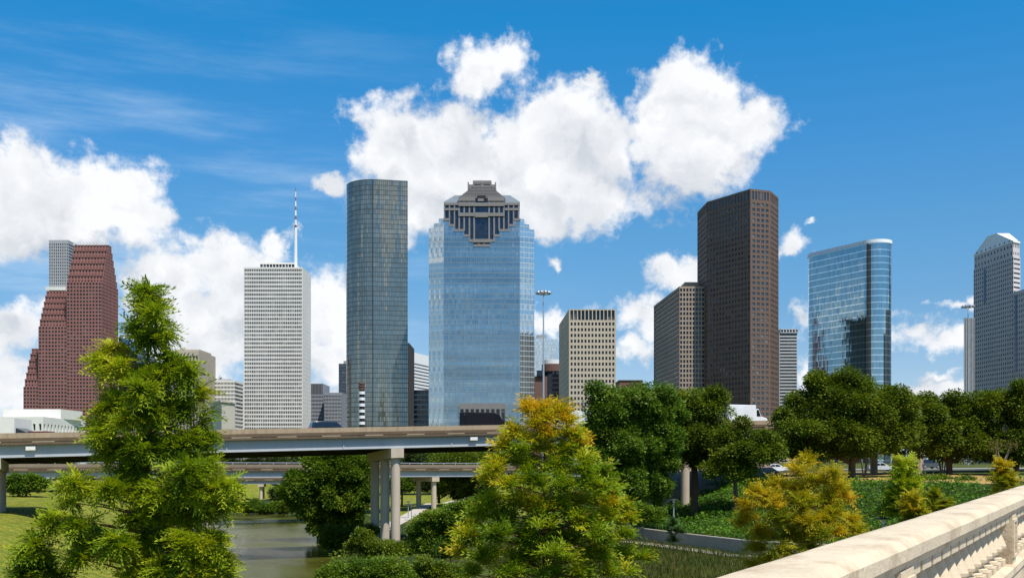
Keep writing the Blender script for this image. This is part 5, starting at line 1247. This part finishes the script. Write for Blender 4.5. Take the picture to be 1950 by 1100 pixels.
cypress('slim green sapling on the meadow before the retaining wall', 88, [(1283,996,8,8,.4),(1278,1008,14,9,.35),(1292,1012,12,9,.4),(1284,1030,8,8,.4)], (1284, 1048), leafmat('sapling_leaves', [(.03, .07, .02), (.06, .12, .03), (.09, .15, .05)], .3), FR_S, .6, 24, 0, .035, .3, .1, 11)

# leafy trees right of the highway
broadleaf('cottonwood_tree', 'bright glossy-leaved tree beside the golden cypress, dense down to the bank', 118, [(1160,790,55,55),(1215,770,58,42),(1262,800,38,50),(1190,850,78,52),(1255,865,40,55),(1140,850,36,60),(1200,915,72,48),(1245,925,36,38),(1170,935,45,36)], (1198, 960), ctn_leaf, bark_pale, .36, 60, 1.0, 1.0, .28, seed=3)
broadleaf('oak_tree', 'dark oak with a black trunk before the concrete slab, beside the glossy-leaved tree', 126, [(1330,768,48,36),(1285,798,46,44),(1362,795,36,40),(1320,832,60,42),(1380,850,46,40),(1285,862,34,36),(1350,872,30,26),(1250,800,34,36)], (1322, 932), oak_leaf, bark, .36, 66, 1.0, 1.15, .42, seed=4)
broadleaf('ragged_oak_tree', 'smaller ragged oak whose loose crown half hides the white box truck', 121, [(1392,856,38,40),(1445,848,36,32),(1390,893,34,34),(1435,878,46,38),(1412,818,16,16),(1470,858,26,30),(1352,895,22,24)], (1402, 935), oak_leaf, bark, .36, 52, .8, 1.0, .25, seed=5, lump=1)
broadleaf('oak_tree', 'broad spreading oak over the silver sedan, the largest crown beneath the curved glass tower', 132, [(1610,762,66,46),(1562,795,60,50),(1660,795,62,54),(1705,778,44,34),(1595,832,84,42),(1520,838,48,42),(1695,830,52,34),(1645,846,54,24),(1545,856,48,26),(1508,806,22,28),(1575,735,30,20)], (1622, 912), oak_leaf, bark, .40, 72, 1.0, 1.35, .42, seed=6)
broadleaf('oak_tree', 'oak behind the spreading one, filling the gap towards the pale sky', 138, [(1748,788,38,38),(1722,832,48,42),(1768,838,44,38),(1790,815,24,36)], (1742, 893), oak_leaf, bark, .44, 60, .9, 1.3, .3, seed=7)
broadleaf('oak_tree', 'wide oak below the white-crowned tower, its crown a long mound', 141, [(1850,788,58,44),(1802,822,50,46),(1900,798,50,50),(1850,845,74,38),(1815,785,28,30),(1805,860,30,22),(1895,858,40,24)], (1808, 893), oak_leaf, bark, .44, 70, 1.0, 1.35, .38, seed=8)
broadleaf('oak_tree', 'dark oak closing the scene beyond the far end of the balustrade', 139, [(1940,788,42,52),(1985,780,50,50),(1935,838,50,42),(1985,830,50,46),(1930,868,36,20)], (1935, 905), oak_leaf, bark, .42, 70, 1.0, 1.3, .36, seed=9)
for (px, Y, lab, sd) in ((1645, 140, 'thin multi-stemmed crape myrtle beside the silver sedan', 1), (1795, 148, 'pale multi-stemmed crape myrtle before the sunlit highway columns', 2), (1906, 132, 'pale-barked crape myrtle at the far end of the balustrade', 3)):
    x = xt(px, Y); z = tz(x, Y); r = empty('crape_myrtle', (x, Y, z), lab, 'tree', 'crape myrtles by the street'); mb = MB(); rr_ = random.Random(sd); tips = []
    for k in range(5):
        a = rr_.uniform(0, 6.28); T = Vector((x + math.cos(a) * 1.3, Y + math.sin(a) * 1.3, z + rr_.uniform(3.0, 4.2))); mb.tube([(x + math.cos(a) * .15, Y + math.sin(a) * .15, z - .2), Vector((x, Y, z)).lerp(T, .5) + Vector((rr_.uniform(-.2, .2), 0, .2)), T], [.10, .07, .03], 6); tips.append(np.array(T))
    mb.build('trunk', bark_pale, r); P_ = np.concatenate([tt + ell_points(90, .2)[0] * np.array([1.0, 1.0, .7]) for tt in tips]); n = len(P_)
    V, Q = scatter(LEAF_V, LEAF_Q, P_, unit(n), .26 * RNG.uniform(.7, 1.3, n), RNG.normal(0, .6, n)); np_mesh('crown', V, Q, tan_leaf, r, RNG.random(n))
# trees along the bayou and under the decks
broadleaf('bank_tree', 'large bushy green tree leaning over the bayou beside the tall bridge columns', 148, [(620,905,52,36),(665,895,42,36),(580,930,40,34),(650,945,55,40),(690,920,22,44),(600,965,42,32),(655,985,40,26),(560,945,22,20),(618,1000,34,24),(640,880,30,22)], (674, 1000), bush_leaf, bark_grey, .40, 64, 1.0, 1.15, .26, seed=10)
broadleaf('park_tree', 'rounded dark tree under the second highway, behind its slim column', 225, [(870,880,60,28),(905,905,40,34),(850,915,34,24)], (878, 952), oak_leaf, bark, .5, 50, .9, 1.6, .34, seed=11)
broadleaf('park_tree', 'dark shade tree with a forked trunk beyond the second highway deck, by the golden cypress', 215, [(925,915,34,26),(905,940,24,14),(945,900,24,24)], (905, 955), oak_leaf, bark, .5, 50, .9, 1.5, .3, seed=12)
broadleaf('park_tree', 'small green tree standing on the lawn between the bridge columns and the path', 215, [(775,915,24,20),(755,930,20,16)], (765, 955), bush_leaf, bark, .45, 50, .9, 1.3, .2, seed=13)
broadleaf('lawn_tree', 'small olive tree on the lawn under the left end of the second highway', 150, [(45,920,26,18),(30,930,16,14),(68,925,14,14)], (50, 945), bush_leaf, bark, .4, 50, .9, 1.1, .16, seed=14)
FAR = [(60, 1.0), (110, .8), (330, 1.1), (395, .9), (435, .8), (500, .95), (545, 1.15), (590, 1.3), (630, 1.1), (672, 1.2), (700, .9), (800, 1.4), (845, 1.2), (890, 1.35), (940, 1.2), (990, 1.1), (1060, 1.2)]
proto = None
for i, (px, k) in enumerate(FAR):
    Y = 330 + (i * 37) % 60; x = xt(px, Y); lab = 'dense green tree in the far tree line beyond the highways'
    if proto is None:
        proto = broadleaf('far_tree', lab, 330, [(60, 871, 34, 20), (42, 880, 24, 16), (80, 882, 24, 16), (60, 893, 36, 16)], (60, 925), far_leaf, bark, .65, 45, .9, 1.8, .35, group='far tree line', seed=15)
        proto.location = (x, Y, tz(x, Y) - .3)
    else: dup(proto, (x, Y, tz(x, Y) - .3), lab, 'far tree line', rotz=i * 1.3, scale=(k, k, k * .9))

# bushes
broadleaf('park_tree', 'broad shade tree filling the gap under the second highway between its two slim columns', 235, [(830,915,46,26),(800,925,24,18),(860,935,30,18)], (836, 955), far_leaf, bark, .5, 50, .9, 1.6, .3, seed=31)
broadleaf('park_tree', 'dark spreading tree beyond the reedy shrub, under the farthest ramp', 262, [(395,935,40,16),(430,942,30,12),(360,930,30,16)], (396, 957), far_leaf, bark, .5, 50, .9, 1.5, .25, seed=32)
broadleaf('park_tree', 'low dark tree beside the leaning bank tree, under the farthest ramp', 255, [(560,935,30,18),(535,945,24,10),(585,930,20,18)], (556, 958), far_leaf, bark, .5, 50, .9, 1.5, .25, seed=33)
def bush(label, Y, blobs, mat, leaf=.16, per=60, clump=.5, dens=1.0, seed=1, name='bush', tr=.05):
    b = blobs[0]; return broadleaf(name, label, Y, blobs, (b[0], b[1] + b[3]), mat, bark_grey, leaf, per, dens, clump, tr, None, 'bush', seed=seed, limbs_n=10, depthk=.9, lump=1)
bush('bright leafy bush at the bottom of the photo beside the water and below the columns', 62, [(700,1085,50,26),(640,1095,40,20),(745,1092,44,24),(675,1110,70,22),(620,1105,24,14),(735,1120,60,26)], bush_leaf, .17, 46, .42, seed=21)
bush('mounded green shrub left of the golden cypress, in front of the bridge columns', 96, [(860,985,48,28),(815,1005,36,26),(885,1015,44,30),(840,1035,52,28),(800,1035,26,18),(895,965,30,18)], bush_leaf, .24, 50, .62, seed=22)
bush('leafy shrub by the bottom edge between the bright bush and the golden cypress', 74, [(815,1085,40,18),(858,1092,36,18),(790,1102,34,16),(835,1112,50,18)], oak_leaf, .2, 50, .5, seed=30)
bush('dark low shrub at the foot of the three bridge columns', 114, [(720,1040,44,18),(770,1048,34,18),(690,1030,26,18),(745,1062,50,16)], oak_leaf, .26, 50, .7, seed=23)
bush('dark shrubs hanging over the bayou edge below the leaning tree', 128, [(640,1018,30,18),(665,1030,34,18),(690,1012,28,18),(625,1035,16,10)], oak_leaf, .28, 50, .75, seed=24)
bush('low reedy grey-green shrub closing the far end of the water', 223, [(475,965,24,11),(505,968,26,11),(450,962,18,10),(530,966,20,11)], bush_leaf, .4, 60, 1.0, seed=25)
bush('rounded dark shrub by the water beside the reedy shrub', 215, [(548,968,16,13),(560,960,14,12)], oak_leaf, .4, 60, 1.0, seed=26)
bush('green shrub on the bank below the ivy, beside the golden cypress and path', 106, [(1225,975,24,14),(1205,985,22,14),(1245,985,20,10)], bush_leaf, .26, 50, .7, seed=27)

bush('dark shrub on the upper bank in the shade of the wide oak, above the balustrade', 118, [(1775,915,30,12),(1805,922,34,12),(1745,922,18,10)], oak_leaf, .28, 50, .8, seed=28)
bush('greyish shrub on the shaded bank near the golden pointed cypress', 112, [(1845,925,30,14),(1870,932,26,12),(1825,935,22,10)], bush_leaf, .28, 50, .8, seed=29)

# dead bare twigs hanging in the right-hand oak
x, Y = xt(1912, 138), 138; mb = MB(); rr_ = random.Random(5)
for k in range(26):
    a = Vector((x + rr_.uniform(-.3, .5), Y + rr_.uniform(-.3, .3), zt(806 + rr_.uniform(0, 10), Y))); d = Vector((rr_.uniform(-.5, .7), rr_.uniform(-.3, .3), -rr_.uniform(.6, 1.9))); mb.tube([a, a + d * .5 + Vector((rr_.uniform(-.1, .1), 0, 0)), a + d], [.035, .025, .01], 5)
tag(mb.build('dead_branch', surf('dead_wood', (.34, .26, .20))), 'pale dead twigs hanging bare among the dark oak leaves at the right', 'branch')

# ivy on the bank, meadow grass, reeds: uncountable cover
def cover_leaves(name, n, xr, yr, ok, mat, leaf, lift, flat=.4, tpl=(LEAF_V, LEAF_Q)):
    x = RNG.uniform(*xr, n); y = RNG.uniform(*yr, n); k = ok(x, y); x, y = x[k], y[k]; n = len(x); z = terrain(x, y)
    lump = (np.sin(x * .9 + np.sin(y * .7) * 1.5) + np.sin(y * 1.1 + x * .35)) * .5 + .5
    pos = np.stack([x, y, z + lift * RNG.random(n) * (.35 + lump)], 1); d = unit(n); d[:, 2] = np.abs(d[:, 2]) * flat
    V, Q = scatter(*tpl, pos, d, leaf * RNG.uniform(.6, 1.4, n), RNG.normal(0, .6, n))
    o = np_mesh(name, V, Q, mat, None, np.repeat(np.clip(RNG.normal(.45, .18, n) + (lump - .5) * .2, 0, 1), len(tpl[1]))); return tag(o, kind='stuff')
ivy = leafmat('ivy_leaves', [(.03, .08, .008), (.065, .155, .012), (.11, .23, .016), (.17, .28, .02)], .32, .25)
cover_leaves('ivy', 150000, (6, 62), (70, 175), lambda x, y: (edge_dist(x, y) > .5) & (edge_dist(x, y) < 23 + 2 * np.sin(x)), ivy, .30, .55)
BL_V = np.array([(0, -.04, 0), (0, .04, 0), (.12, .02, .55), (.3, 0, 1.0)]); BL_Q = np.array([(0, 1, 2, 3)])
def blades(name, n, xr, yr, ok, mat, hgt):
    x = RNG.uniform(*xr, n); y = RNG.uniform(*yr, n); k = ok(x, y); x, y = x[k], y[k]; n = len(x); pos = np.stack([x, y, terrain(x, y)], 1)
    a = RNG.uniform(0, 6.28, n); d = np.stack([np.cos(a), np.sin(a), 0 * a], 1); V, Q = scatter(BL_V, BL_Q, pos, d, hgt * RNG.uniform(.5, 1.3, n), np.zeros(n)); lump = np.sin(x * .6 + np.sin(y * .5) * 2) * .15
    return tag(np_mesh(name, V, Q, mat, None, np.clip(RNG.normal(.45, .2, n) + lump, 0, 1)), kind='stuff')
mead_m = leafmat('meadow_blades', [(.03, .045, .008), (.06, .08, .012), (.11, .11, .02), (.16, .13, .035)], .25, .12)
blades('meadow_grass', 110000, (-2, 45), (52, 125), lambda x, y: (edge_dist(x, y) < -1.3) & (x > np.interp(y, YB, XR) + 10), mead_m, .5)
lawn_m = leafmat('lawn_blades', [(.13, .16, .014), (.21, .21, .02), (.31, .26, .035), (.38, .30, .06)], .3, .12)
blades('lawn_grass', 90000, (-75, -14), (45, 135), lambda x, y: x < np.interp(y, YB, XL) - 1, lawn_m, .16)
cover_leaves('bank_undergrowth', 42000, (-50, 8), (60, 225), lambda x, y: (x > np.interp(y, YB, XR) - .5) & (x < np.interp(y, YB, XR) + 9 + 2 * np.sin(y * .3)) & (edge_dist(x, y) < 0), oak_leaf, .34, .8)
